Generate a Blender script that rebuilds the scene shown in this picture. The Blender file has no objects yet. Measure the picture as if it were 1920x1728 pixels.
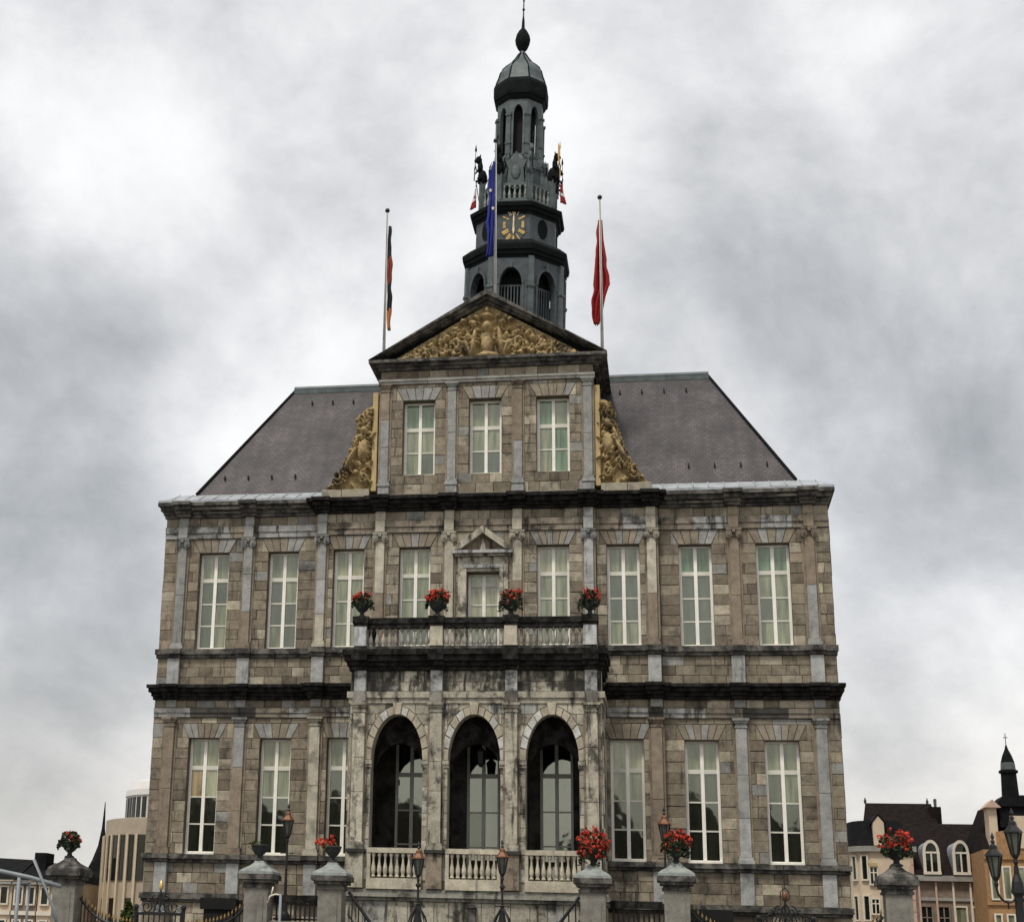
import bpy, bmesh, math, random
from mathutils import Vector, Matrix
import numpy as np

R = math.radians
rnd = random.Random(7)
scene = bpy.context.scene
col = scene.collection

# ------------------------------------------------------------------ camera
cam_d = bpy.data.cameras.new('camera')
cam = bpy.data.objects.new('camera', cam_d)
col.objects.link(cam)
_r = Vector((0.98193772, 0.18693159, 0.0292385))
_u = Vector((0.02802403, -0.29652217, 0.95461471))
_f = Vector((-0.18711751, 0.93655282, 0.29640489))
cm = Matrix((_r, _u, -_f)).transposed().to_4x4()
cm.translation = Vector((8.0134, -70.1153, 2.6))
cam.matrix_world = cm
cam_d.sensor_width = 36.0
cam_d.lens = 36.0 * 3015.91 / 1920.0
cam_d.shift_x = 291.6 / 1920.0
cam_d.clip_start = 0.5
cam_d.clip_end = 2000.0
scene.camera = cam

# ------------------------------------------------------------------ sky
SUN_EL, SUN_AZ = R(60), R(200)          # azimuth clockwise from +Y
world = bpy.data.worlds.new('World')
scene.world = world
world.use_nodes = True
wt = world.node_tree
for n in list(wt.nodes):
    wt.nodes.remove(n)


def wn(t, **kw):
    n = wt.nodes.new(t)
    for k, v in kw.items():
        setattr(n, k, v)
    return n


wl = wt.links.new
wout = wn('ShaderNodeOutputWorld')
wbg = wn('ShaderNodeBackground')
wbg.inputs['Strength'].default_value = 0.1
wl(wbg.outputs[0], wout.inputs[0])
wsky = wn('ShaderNodeTexSky', sky_type='NISHITA')
wsky.sun_disc = False
wsky.sun_elevation = SUN_EL
wsky.sun_rotation = SUN_AZ
wtc = wn('ShaderNodeTexCoord')


def wmath(op, a, b=None, c=None):
    n = wn('ShaderNodeMath', operation=op)
    for i, v in enumerate((a, b, c)):
        if v is None:
            continue
        if isinstance(v, (int, float)):
            n.inputs[i].default_value = v
        else:
            wl(v, n.inputs[i])
    return n.outputs[0]


def wnoise(scale, detail, rough=0.55, dist=0.0, off=(0, 0, 0), sc=(1, 1, 1)):
    m = wn('ShaderNodeMapping')
    m.inputs['Location'].default_value = off
    m.inputs['Scale'].default_value = sc
    wl(wtc.outputs['Generated'], m.inputs[0])
    n = wn('ShaderNodeTexNoise')
    n.inputs['Scale'].default_value = scale
    n.inputs['Detail'].default_value = detail
    n.inputs['Roughness'].default_value = rough
    n.inputs['Distortion'].default_value = dist
    wl(m.outputs[0], n.inputs['Vector'])
    return n


n_warp = wnoise(7.0, 3, 0.5)
vsub = wn('ShaderNodeVectorMath', operation='SUBTRACT')
wl(n_warp.outputs['Color'], vsub.inputs[0])
vsub.inputs[1].default_value = (0.5, 0.5, 0.5)
vscl = wn('ShaderNodeVectorMath', operation='SCALE')
wl(vsub.outputs[0], vscl.inputs[0])
vscl.inputs['Scale'].default_value = 0.16
vadd = wn('ShaderNodeVectorMath', operation='ADD')
wl(wtc.outputs['Generated'], vadd.inputs[0])
wl(vscl.outputs[0], vadd.inputs[1])
CLOUDS = [
    (-0.183, 0.828, 0.529, 0.056, 0.20), (-0.314, 0.821, 0.477, 0.076, 0.20), (-0.112, 0.860, 0.498, 0.066, 0.18),
    (-0.030, 0.874, 0.485, 0.056, 0.16), (-0.263, 0.912, 0.313, 0.066, 0.22), (-0.015, 0.926, 0.378, 0.053, 0.18),
    (0.186, 0.971, 0.148, 0.056, 0.20), (-0.205, 0.898, 0.390, 0.050, 0.15), (0.136, 0.978, 0.161, 0.050, 0.12),
    (-0.293, 0.891, 0.345, 0.050, -0.30), (-0.215, 0.873, 0.437, 0.050, -0.08), (-0.360, 0.891, 0.275, 0.066, -0.22),
    (-0.346, 0.917, 0.197, 0.076, -0.20), (-0.360, 0.923, 0.137, 0.060, -0.20), (0.142, 0.936, 0.321, 0.076, -0.20),
    (0.067, 0.925, 0.374, 0.056, -0.15), (0.120, 0.972, 0.204, 0.086, -0.22), (0.188, 0.951, 0.246, 0.073, -0.16),
    (0.031, 0.904, 0.426, 0.056, -0.05), (-0.371, 0.856, 0.360, 0.050, -0.12), (0.186, 0.891, 0.414, 0.083, -0.10)]
n1 = wnoise(5.0, 7, 0.58, 0.4, (3.1, 1.7, 0.4), (1, 1, 1.15))
n2 = wnoise(12.0, 8, 0.58, 0.25, (1.3, 4.7, 2.4), (1, 1, 1.2))
val = wmath('MULTIPLY_ADD', n1.outputs['Fac'], 0.95, 0.115)
val = wmath('MULTIPLY_ADD', n2.outputs['Fac'], 0.50, wmath('SUBTRACT', val, 0.25))
n3 = wnoise(34.0, 6, 0.6, 0.2, (7.3, 2.7, 5.4), (1, 1, 1.3))
val = wmath('MULTIPLY_ADD', n3.outputs['Fac'], 0.16, wmath('SUBTRACT', val, 0.08))
for (a, b, c, rad, amp) in CLOUDS:
    d = wn('ShaderNodeVectorMath', operation='DISTANCE')
    wl(vadd.outputs[0], d.inputs[0])
    d.inputs[1].default_value = (a, b, c)
    mr = wn('ShaderNodeMapRange', interpolation_type='SMOOTHERSTEP')
    mr.inputs['From Min'].default_value = 0.0
    mr.inputs['From Max'].default_value = rad * 1.7
    mr.inputs['To Min'].default_value = amp * 0.95
    mr.inputs['To Max'].default_value = 0.0
    wl(d.outputs['Value'], mr.inputs['Value'])
    val = wmath('ADD', val, mr.outputs[0])
ramp = wn('ShaderNodeValToRGB')
cr = ramp.color_ramp
cr.elements[0].position = 0.18
cr.elements[0].color = (0.315, 0.327, 0.337, 1)
cr.elements[1].position = 0.92
cr.elements[1].color = (0.83, 0.83, 0.825, 1)
for p, c in ((0.40, (0.455, 0.463, 0.472, 1)), (0.60, (0.61, 0.613, 0.622, 1)), (0.78, (0.755, 0.757, 0.758, 1))):
    e = cr.elements.new(p)
    e.color = c
wl(val, ramp.inputs[0])
sep = wn('ShaderNodeSeparateXYZ')
wl(wtc.outputs['Generated'], sep.inputs[0])
hz = wn('ShaderNodeMapRange', interpolation_type='SMOOTHSTEP')
hz.inputs['From Min'].default_value = 0.05
hz.inputs['From Max'].default_value = 0.24
hz.inputs['To Min'].default_value = 0.75
hz.inputs['To Max'].default_value = 0.0
wl(sep.outputs['Z'], hz.inputs['Value'])
warm = wn('ShaderNodeMix', data_type='RGBA', blend_type='MULTIPLY')
wl(hz.outputs[0], warm.inputs[0])
wl(ramp.outputs[0], warm.inputs[6])
warm.inputs[7].default_value = (1.0, 0.94, 0.865, 1)
cmul = wn('ShaderNodeMix', data_type='RGBA', blend_type='MULTIPLY')
cmul.inputs[0].default_value = 1.0
wl(warm.outputs[2], cmul.inputs[6])
cmul.inputs[7].default_value = (8.05, 8.05, 8.05, 1)
cmix = wn('ShaderNodeMix', data_type='RGBA')
cmix.inputs[0].default_value = 0.93
wl(wsky.outputs[0], cmix.inputs[6])
wl(cmul.outputs[2], cmix.inputs[7])
wl(cmix.outputs[2], wbg.inputs['Color'])

# ------------------------------------------------------------------ sun (behind thin cloud)
sun_d = bpy.data.lights.new('sun', 'SUN')
sun_d.energy = 1.5
sun_d.angle = R(11)
sun_d.color = (1.0, 0.95, 0.88)
sun = bpy.data.objects.new('sun', sun_d)
sun.rotation_euler = (R(90) - SUN_EL, 0, -SUN_AZ + math.pi)
sun.location = (0, -60, 90)
col.objects.link(sun)

scene.view_settings.view_transform = 'Standard'
scene.view_settings.look = 'None'
scene.view_settings.exposure = 0.64
scene.view_settings.gamma = 1.0
scene.view_settings.use_curve_mapping = False
scene.render.engine = 'CYCLES'
scene.cycles.use_denoising = True
scene.cycles.max_bounces = 6


# ------------------------------------------------------------------ materials
def mat(name, base, rough=0.85, metal=0.0, tone=False, noise=0.25, nscale=2.0, stain=0.0, streak=0.0,
        fine=0.12, spec=0.3, bump=0.0, stain_col=(0.028, 0.026, 0.022), stain_lo=0.56, ior=None, tint2=None):
    m = bpy.data.materials.new(name)
    m.use_nodes = True
    nt = m.node_tree
    L = nt.links.new
    bs = nt.nodes['Principled BSDF']
    bs.inputs['Roughness'].default_value = rough
    bs.inputs['Metallic'].default_value = metal
    if ior:
        bs.inputs['IOR'].default_value = ior
    else:
        bs.inputs['Specular IOR Level'].default_value = spec
    geo = nt.nodes.new('ShaderNodeNewGeometry')

    def mapped(sc):
        mp = nt.nodes.new('ShaderNodeMapping')
        mp.inputs['Scale'].default_value = sc
        L(geo.outputs['Position'], mp.inputs[0])
        return mp.outputs[0]

    def nz(sc, det, vec, ro=0.6):
        n = nt.nodes.new('ShaderNodeTexNoise')
        n.inputs['Scale'].default_value = sc
        n.inputs['Detail'].default_value = det
        n.inputs['Roughness'].default_value = ro
        L(vec, n.inputs['Vector'])
        return n.outputs['Fac']

    if tone:
        a = nt.nodes.new('ShaderNodeAttribute')
        a.attribute_name = 'tone'
        c = a.outputs['Color']
    else:
        rg = nt.nodes.new('ShaderNodeRGB')
        rg.outputs[0].default_value = (*base, 1)
        c = rg.outputs[0]
        if tint2:
            mx = nt.nodes.new('ShaderNodeMix')
            mx.data_type = 'RGBA'
            cr_ = nt.nodes.new('ShaderNodeMapRange')
            cr_.inputs['From Min'].default_value = 0.42
            cr_.inputs['From Max'].default_value = 0.6
            L(nz(nscale * 0.7, 5, mapped((1, 1, 0.8)), 0.65), cr_.inputs['Value'])
            L(cr_.outputs[0], mx.inputs[0])
            L(c, mx.inputs[6])
            mx.inputs[7].default_value = (*tint2, 1)
            c = mx.outputs[2]

    def mul(c, fac_socket, lo, hi, f0=0.3, f1=0.7):
        mr = nt.nodes.new('ShaderNodeMapRange')
        mr.inputs['From Min'].default_value = f0
        mr.inputs['From Max'].default_value = f1
        mr.inputs['To Min'].default_value = lo
        mr.inputs['To Max'].default_value = hi
        L(fac_socket, mr.inputs['Value'])
        mx = nt.nodes.new('ShaderNodeVectorMath')
        mx.operation = 'SCALE'
        L(c, mx.inputs[0])
        L(mr.outputs[0], mx.inputs['Scale'])
        return mx.outputs[0]

    if noise:
        c = mul(c, nz(nscale, 6, mapped((1, 1, 1))), 1 - noise, 1 + noise)
    if fine:
        c = mul(c, nz(14.0, 4, mapped((1, 1, 1.4)), 0.7), 1 - fine, 1 + fine)
    if stain or streak:
        for amt, sc, lo in ((stain, (0.9, 0.9, 0.9), stain_lo), (streak, (2.6, 2.6, 0.35), stain_lo + 0.02)):
            if not amt:
                continue
            f = nz(1.0, 7, mapped(sc), 0.68)
            mr = nt.nodes.new('ShaderNodeMapRange')
            mr.interpolation_type = 'SMOOTHSTEP'
            mr.inputs['From Min'].default_value = lo
            mr.inputs['From Max'].default_value = lo + 0.14
            mr.inputs['To Max'].default_value = amt
            L(f, mr.inputs['Value'])
            mx = nt.nodes.new('ShaderNodeMix')
            mx.data_type = 'RGBA'
            L(mr.outputs[0], mx.inputs[0])
            L(c, mx.inputs[6])
            mx.inputs[7].default_value = (*stain_col, 1)
            c = mx.outputs[2]
    L(c, bs.inputs['Base Color'])
    if bump:
        b = nt.nodes.new('ShaderNodeBump')
        b.inputs['Strength'].default_value = bump
        b.inputs['Distance'].default_value = 0.05
        L(nz(7.0, 5, mapped((1, 1, 1)), 0.65), b.inputs['Height'])
        L(b.outputs[0], bs.inputs['Normal'])
    return m


def slate_mat(name, base, sx, sz, var=0.3):
    """small overlapping slates too far away to be told apart"""
    m = bpy.data.materials.new(name)
    m.use_nodes = True
    nt = m.node_tree
    L = nt.links.new
    bs = nt.nodes['Principled BSDF']
    bs.inputs['Roughness'].default_value = 0.55
    bs.inputs['Specular IOR Level'].default_value = 0.4
    uv = nt.nodes.new('ShaderNodeUVMap')
    br = nt.nodes.new('ShaderNodeTexBrick')
    br.inputs['Color1'].default_value = (*[v * (1 + var) for v in base], 1)
    br.inputs['Color2'].default_value = (*[v * (1 - var) for v in base], 1)
    br.inputs['Mortar'].default_value = (*[v * 0.5 for v in base], 1)
    br.inputs['Scale'].default_value = 1.0
    br.inputs['Brick Width'].default_value = sx
    br.inputs['Row Height'].default_value = sz
    br.inputs['Mortar Size'].default_value = 0.012
    L(uv.outputs[0], br.inputs['Vector'])
    n = nt.nodes.new('ShaderNodeTexNoise')
    n.inputs['Scale'].default_value = 0.6
    n.inputs['Detail'].default_value = 6
    L(uv.outputs[0], n.inputs['Vector'])
    mr = nt.nodes.new('ShaderNodeMapRange')
    mr.inputs['From Min'].default_value = 0.3
    mr.inputs['From Max'].default_value = 0.7
    mr.inputs['To Min'].default_value = 0.6
    mr.inputs['To Max'].default_value = 1.35
    L(n.outputs['Fac'], mr.inputs['Value'])
    mpp = nt.nodes.new('ShaderNodeMapping')
    mpp.inputs['Scale'].default_value = (2.2, 0.22, 1)
    L(uv.outputs[0], mpp.inputs[0])
    ns = nt.nodes.new('ShaderNodeTexNoise')
    ns.inputs['Scale'].default_value = 1.0
    ns.inputs['Detail'].default_value = 7
    L(mpp.outputs[0], ns.inputs['Vector'])
    ms = nt.nodes.new('ShaderNodeMapRange')
    ms.inputs['From Min'].default_value = 0.35
    ms.inputs['From Max'].default_value = 0.7
    ms.inputs['To Min'].default_value = 0.78
    ms.inputs['To Max'].default_value = 1.25
    L(ns.outputs['Fac'], ms.inputs['Value'])
    m0 = nt.nodes.new('ShaderNodeVectorMath')
    m0.operation = 'SCALE'
    L(br.outputs['Color'], m0.inputs[0])
    L(ms.outputs[0], m0.inputs['Scale'])
    mx = nt.nodes.new('ShaderNodeVectorMath')
    mx.operation = 'SCALE'
    L(m0.outputs[0], mx.inputs[0])
    L(mr.outputs[0], mx.inputs['Scale'])
    L(mx.outputs[0], bs.inputs['Base Color'])
    b = nt.nodes.new('ShaderNodeBump')
    b.inputs['Strength'].default_value = 0.5
    b.inputs['Distance'].default_value = 0.02
    L(br.outputs['Fac'], b.inputs['Height'])
    b.invert = True
    L(b.outputs[0], bs.inputs['Normal'])
    return m


M = {
    'stone': mat('ashlar stone', (0.3, 0.25, 0.2), tone=True, noise=0.3, nscale=2.6, stain=0.62, streak=0.75, fine=0.3, stain_lo=0.525),
    'portico': mat('portico stone', (0.4, 0.37, 0.29), tone=True, noise=0.26, nscale=3.0, stain=0.85, streak=0.92, fine=0.26, stain_lo=0.50),
    'frieze': mat('soot streaked frieze stone', (0.4, 0.37, 0.29), tone=True, noise=0.26, nscale=3.0, stain=0.92, streak=0.95, fine=0.22, stain_lo=0.44),
    'mortar': mat('mortar', (0.13, 0.112, 0.085), noise=0.3),
    'porchwall': mat('arcade wall stone', (0.36, 0.33, 0.25), noise=0.25, stain=0.6, streak=0.6),
    'porchdark': mat('shade darkened arcade interior', (0.05, 0.048, 0.04), noise=0.7, nscale=1.4, stain=0.8, stain_lo=0.48, stain_col=(0.012, 0.012, 0.011)),  # shade under the arcade is put into this near-black colour
    'block': mat('dressed stone', (0.3, 0.3, 0.28), tone=True, noise=0.26, nscale=2.5, stain=0.45, streak=0.65, fine=0.2, stain_lo=0.55),
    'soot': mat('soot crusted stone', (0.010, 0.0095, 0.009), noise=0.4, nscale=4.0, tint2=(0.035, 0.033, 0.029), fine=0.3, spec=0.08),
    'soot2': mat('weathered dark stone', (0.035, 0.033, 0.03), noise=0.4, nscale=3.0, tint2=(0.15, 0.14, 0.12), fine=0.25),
    'ochre': mat('carved marlstone', (0.37, 0.275, 0.135), noise=0.4, nscale=3.5, stain=0.85, stain_lo=0.49, fine=0.25, stain_col=(0.075, 0.062, 0.04)),
    'ochre_plain': mat('plain marlstone', (0.50, 0.38, 0.19), noise=0.12, nscale=2.0, fine=0.1),
    'lead': mat('lead sheet', (0.36, 0.38, 0.39), rough=0.5, noise=0.3, nscale=2.2, fine=0.15, streak=0.3, stain_col=(0.12, 0.13, 0.13)),
    'slate': slate_mat('roof slates', (0.066, 0.056, 0.056), 0.24, 0.17, 0.22),
    'white': mat('white window paint', (0.92, 0.885, 0.79), rough=0.5, noise=0.08, fine=0.05),
    'cream': mat('cream transom paint', (0.68, 0.66, 0.56), rough=0.5, noise=0.08, fine=0.05),
    'greyframe': mat('grey window paint', (0.55, 0.54, 0.47), rough=0.5, noise=0.08, fine=0.05),
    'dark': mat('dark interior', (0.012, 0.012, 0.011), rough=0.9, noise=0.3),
    'towerslate': mat('tower slate cladding', (0.066, 0.076, 0.081), rough=0.55, noise=0.3, nscale=2.5, streak=0.4, fine=0.2, stain_col=(0.035, 0.037, 0.036)),
    'towerdark': mat('tower dark timber', (0.008, 0.010, 0.010), rough=0.85, spec=0.1, noise=0.4, fine=0.2),
    'towerlead': mat('tower lead', (0.088, 0.108, 0.106), rough=0.5, noise=0.35, nscale=2.0, streak=0.35, fine=0.15, stain_col=(0.04, 0.05, 0.05)),
    'dullgold': mat('worn gilding', (0.30, 0.20, 0.075), rough=0.5, metal=0.3, noise=0.3, nscale=8),
    'gold': mat('gilded metal', (0.75, 0.5, 0.16), rough=0.35, metal=0.6, noise=0.1),
    'palegold': mat('pale gilding', (0.75, 0.62, 0.36), rough=0.5, noise=0.1),
    'iron': mat('black wrought iron', (0.018, 0.018, 0.018), rough=0.45, noise=0.2),
    'copper': mat('lantern copper', (0.19, 0.085, 0.045), rough=0.45, metal=0.3, noise=0.3, nscale=8),
    'pole': mat('white flagpole paint', (0.7, 0.68, 0.63), rough=0.4, noise=0.06),
    'flag_blue': mat('blue flag cloth', (0.02, 0.03, 0.22), rough=0.8, noise=0.15, nscale=4),
    'flag_red': mat('red flag cloth', (0.27, 0.012, 0.012), rough=0.8, noise=0.15, nscale=4),
    'flag_black': mat('black flag cloth', (0.02, 0.02, 0.022), rough=0.8, noise=0.15),
    'flag_orange': mat('orange flag cloth', (0.5, 0.2, 0.06), rough=0.8, noise=0.15),
    'flag_dull': mat('dull red flag cloth', (0.26, 0.05, 0.03), rough=0.8, noise=0.15),
    'flag_white': mat('white flag cloth', (0.7, 0.68, 0.66), rough=0.8, noise=0.05),
    'red': mat('red geranium petals', (0.48, 0.045, 0.024), rough=0.7, noise=0.55, nscale=9),
    'leaf': mat('geranium leaves', (0.022, 0.038, 0.014), rough=0.6, noise=0.4, nscale=6),
    'leaf2': mat('shrub leaves', (0.06, 0.085, 0.02), rough=0.6, noise=0.4, nscale=6),
    'bark': mat('bark', (0.07, 0.055, 0.04)),
    'urn': mat('dark urn', (0.028, 0.03, 0.03), rough=0.6, noise=0.3, nscale=5),
    'palecap': mat('pale weathered cap stone', (0.265, 0.285, 0.26), noise=0.3, nscale=3, stain=0.5, fine=0.15),
    'greystone': mat('grey pillar stone', (0.215, 0.203, 0.17), noise=0.3, nscale=2.5, streak=0.6, fine=0.18),
    'paving': mat('granite setts', (0.2, 0.19, 0.175), noise=0.3, nscale=0.8, fine=0.3),
    'cream_wall': mat('cream render', (0.62, 0.50, 0.36), noise=0.12, nscale=1.0, streak=0.2),
    'pink_wall': mat('pink quoin stone', (0.55, 0.38, 0.30), noise=0.12),
    'brown_wall': mat('brown brick wall', (0.22, 0.17, 0.13), noise=0.25, nscale=3),
    'orange_wall': mat('orange brick wall', (0.36, 0.205, 0.095), noise=0.25, nscale=3),
    'roof_black': mat('black slate roof', (0.012, 0.012, 0.013), rough=0.9, spec=0.08, noise=0.35, nscale=3),
    'roof_brown': mat('dark brown tile roof', (0.015, 0.011, 0.010), rough=0.9, spec=0.08, noise=0.4, nscale=3),
    'trim': mat('white trim', (0.7, 0.64, 0.52), noise=0.08),
    'modern': mat('beige stone cladding', (0.40, 0.335, 0.25), noise=0.1, nscale=1.5, fine=0.08),
    'fin': mat('pale stone fin', (0.58, 0.47, 0.32), noise=0.08),
    'drum': mat('pale metal drum', (0.66, 0.64, 0.6), rough=0.5, noise=0.05),
    'galv': mat('galvanised tube', (0.24, 0.26, 0.27), rough=0.55, metal=0.1, noise=0.15),
    'house_dark': mat('dark house fronts', (0.05, 0.045, 0.04), noise=0.4),
    'gutter': mat('grey gutter', (0.3, 0.29, 0.26), noise=0.2),
}


def glass_mat(name, base, ior, tint=(0.92, 0.95, 0.78)):
    m = bpy.data.materials.new(name)
    m.use_nodes = True
    nt = m.node_tree
    bs = nt.nodes['Principled BSDF']
    bs.inputs['Roughness'].default_value = 0.03
    bs.inputs['IOR'].default_value = ior
    bs.inputs['Specular Tint'].default_value = (*tint, 1)
    geo = nt.nodes.new('ShaderNodeNewGeometry')
    mp = nt.nodes.new('ShaderNodeMapping')
    mp.inputs['Scale'].default_value = (4.5, 1, 0.55)
    nt.links.new(geo.outputs['Position'], mp.inputs[0])
    n = nt.nodes.new('ShaderNodeTexNoise')
    n.inputs['Scale'].default_value = 1.1
    n.inputs['Detail'].default_value = 3
    nt.links.new(mp.outputs[0], n.inputs['Vector'])
    mr = nt.nodes.new('ShaderNodeMapRange')
    mr.inputs['From Min'].default_value = 0.3
    mr.inputs['From Max'].default_value = 0.7
    mr.inputs['To Min'].default_value = 0.45
    mr.inputs['To Max'].default_value = 1.6
    nt.links.new(n.outputs['Fac'], mr.inputs['Value'])
    rg = nt.nodes.new('ShaderNodeRGB')
    rg.outputs[0].default_value = (*base, 1)
    sc = nt.nodes.new('ShaderNodeVectorMath')
    sc.operation = 'SCALE'
    nt.links.new(rg.outputs[0], sc.inputs[0])
    nt.links.new(mr.outputs[0], sc.inputs['Scale'])
    nt.links.new(sc.outputs[0], bs.inputs['Base Color'])
    n2 = nt.nodes.new('ShaderNodeTexNoise')
    n2.inputs['Scale'].default_value = 2.0
    n2.inputs['Detail'].default_value = 1
    nt.links.new(geo.outputs['Position'], n2.inputs['Vector'])
    b = nt.nodes.new('ShaderNodeBump')
    b.inputs['Strength'].default_value = 0.12
    b.inputs['Distance'].default_value = 0.02
    nt.links.new(n2.outputs['Fac'], b.inputs['Height'])
    nt.links.new(b.outputs[0], bs.inputs['Normal'])
    return m


M['glass'] = glass_mat('window glass', (0.012, 0.014, 0.009), 2.8)
M['glass_porch'] = glass_mat('arcade glass mirroring the square', (0.02, 0.024, 0.015), 3.6)
M['glass_blind'] = glass_mat('glass over a pale blind', (0.19, 0.20, 0.125), 2.3)
M['glass_curtain'] = glass_mat('glass over a cream curtain', (0.29, 0.285, 0.175), 2.3)
M['glass_shade'] = glass_mat('glass over a dim room', (0.05, 0.056, 0.038), 2.5)
M['glass_warm'] = glass_mat('glass with a painted warm reflection', (0.30, 0.20, 0.085), 2.2)  # orange reflection put into the pane colour, no curtain behind it
M['glass_green'] = glass_mat('glass over a green blind', (0.12, 0.185, 0.115), 2.1)
M['glass_lamp'] = glass_mat('lantern glass', (0.07, 0.075, 0.06), 1.8)
M['glass_dim'] = glass_mat('old dark glass', (0.01, 0.012, 0.01), 1.5)


# ------------------------------------------------------------------ mesh helpers
class MB:
    def __init__(s):
        s.v = []
        s.f = []
        s.t = []
        s.uv = {}

    def add(s, verts, faces, tone=None):
        o = len(s.v)
        s.v.extend(verts)
        for f in faces:
            s.f.append([i + o for i in f])
            s.t.append(tone)

    def box(s, x0, x1, y0, y1, z0, z1, tone=None):
        s.add([(x0, y0, z0), (x1, y0, z0), (x1, y1, z0), (x0, y1, z0), (x0, y0, z1), (x1, y0, z1), (x1, y1, z1), (x0, y1, z1)],
              [(0, 3, 2, 1), (4, 5, 6, 7), (0, 1, 5, 4), (1, 2, 6, 5), (2, 3, 7, 6), (3, 0, 4, 7)], tone)
        return s

    def prism(s, poly, y0, y1, tone=None):
        """poly: (x, z) points seen from the front, extruded from y0 (front) to y1"""
        n = len(poly)
        a = sum(poly[i][0] * poly[(i + 1) % n][1] - poly[(i + 1) % n][0] * poly[i][1] for i in range(n))
        if a < 0:
            poly = poly[::-1]
        v = [(x, y0, z) for x, z in poly] + [(x, y1, z) for x, z in poly]
        f = [tuple(range(n)), tuple(range(2 * n - 1, n - 1, -1))]
        f += [(i, i + n, (i + 1) % n + n, (i + 1) % n) for i in range(n)]
        s.add(v, f, tone)
        return s

    def chamfer(s, poly, y0, y1, c, tone=None):
        """a stone: polygon in x,z with its front arris cut back by c"""
        n = len(poly)
        a = sum(poly[i][0] * poly[(i + 1) % n][1] - poly[(i + 1) % n][0] * poly[i][1] for i in range(n))
        if a < 0:
            poly = poly[::-1]
        cx = sum(p[0] for p in poly) / n
        cz = sum(p[1] for p in poly) / n
        v = [(x, y1, z) for x, z in poly] + [(x, y0 + c, z) for x, z in poly]
        for x, z in poly:
            dx, dz = x - cx, z - cz
            v.append((x - math.copysign(min(c, abs(dx) * 0.4), dx), y0, z - math.copysign(min(c, abs(dz) * 0.4), dz)))
        f = []
        for i in range(n):
            j = (i + 1) % n
            f.append((i + n, i, j, j + n))
            f.append((i + 2 * n, i + n, j + n, j + 2 * n))
        f.append(tuple(range(2 * n, 3 * n)))
        s.add(v, f, tone)
        return s

    def lathe(s, prof, n=12, c=(0, 0, 0), a0=0.0, tone=None, sx=1.0):
        o = len(s.v)
        for r, z in prof:
            for k in range(n):
                a = a0 + 2 * math.pi * k / n
                s.v.append((c[0] + r * sx * math.cos(a), c[1] + r * math.sin(a), c[2] + z))
        for i in range(len(prof) - 1):
            for k in range(n):
                k2 = (k + 1) % n
                s.f.append([o + i * n + k, o + i * n + k2, o + (i + 1) * n + k2, o + (i + 1) * n + k])
                s.t.append(tone)
        s.f.append([o + k for k in range(n)][::-1])
        s.t.append(tone)
        e = o + (len(prof) - 1) * n
        s.f.append([e + k for k in range(n)])
        s.t.append(tone)
        return s

    def tube(s, pts, r, n=6, tone=None, taper=None):
        pts = [Vector(p) for p in pts]
        o = len(s.v)
        m = len(pts)
        for i, p in enumerate(pts):
            d = (pts[min(i + 1, m - 1)] - pts[max(i - 1, 0)]).normalized()
            ref = Vector((0, 0, 1)) if abs(d.z) < 0.9 else Vector((0, 1, 0))
            a = d.cross(ref).normalized()
            b = d.cross(a)
            rr = r if taper is None else r * (1 + (taper - 1) * i / (m - 1))
            for k in range(n):
                t = 2 * math.pi * k / n
                s.v.append(tuple(p + a * (rr * math.cos(t)) + b * (rr * math.sin(t))))
        for i in range(m - 1):
            for k in range(n):
                k2 = (k + 1) % n
                s.f.append([o + i * n + k, o + i * n + k2, o + (i + 1) * n + k2, o + (i + 1) * n + k])
                s.t.append(tone)
        s.f.append([o + k for k in range(n)][::-1])
        s.t.append(tone)
        s.f.append([o + (m - 1) * n + k for k in range(n)])
        s.t.append(tone)
        return s

    def ball(s, c, rx, ry=None, rz=None, n=8, m=5, tone=None):
        ry = ry or rx
        rz = rz or rx
        prof = [(math.sin(math.pi * i / m), -math.cos(math.pi * i / m)) for i in range(m + 1)]
        o = len(s.v)
        for r, z in prof:
            for k in range(n):
                a = 2 * math.pi * k / n
                s.v.append((c[0] + rx * max(r, .02) * math.cos(a), c[1] + ry * max(r, .02) * math.sin(a), c[2] + rz * z))
        for i in range(m):
            for k in range(n):
                k2 = (k + 1) % n
                s.f.append([o + i * n + k, o + i * n + k2, o + (i + 1) * n + k2, o + (i + 1) * n + k])
                s.t.append(tone)
        return s

    def moved(s, mtx):
        s.v = [tuple(mtx @ Vector(v)) for v in s.v]
        return s

    def join(s, other):
        o = len(s.v)
        s.v.extend(other.v)
        s.f.extend([[i + o for i in f] for f in other.f])
        s.t.extend(other.t)
        return s

    def mesh(s, name, material, smooth=False):
        me = bpy.data.meshes.new(name)
        me.from_pydata(s.v, [], s.f)
        if any(t is not None for t in s.t):
            at = me.attributes.new('tone', 'FLOAT_COLOR', 'FACE')
            buf = []
            for t in s.t:
                t = t or (0.3, 0.27, 0.22)
                buf.extend((t[0], t[1], t[2], 1.0))
            at.data.foreach_set('color', buf)
        if material:
            me.materials.append(material)
        if smooth:
            me.polygons.foreach_set('use_smooth', [True] * len(me.polygons))
        me.update()
        return me


def link(name, me, parent=None, **props):
    o = bpy.data.objects.new(name, me)
    col.objects.link(o)
    if parent is not None:
        o.parent = parent
    for k, v in props.items():
        o[k] = v
    return o


def obj(name, mb, material, parent=None, smooth=False, **props):
    return link(name, mb.mesh(name, material, smooth), parent, **props)


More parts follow.
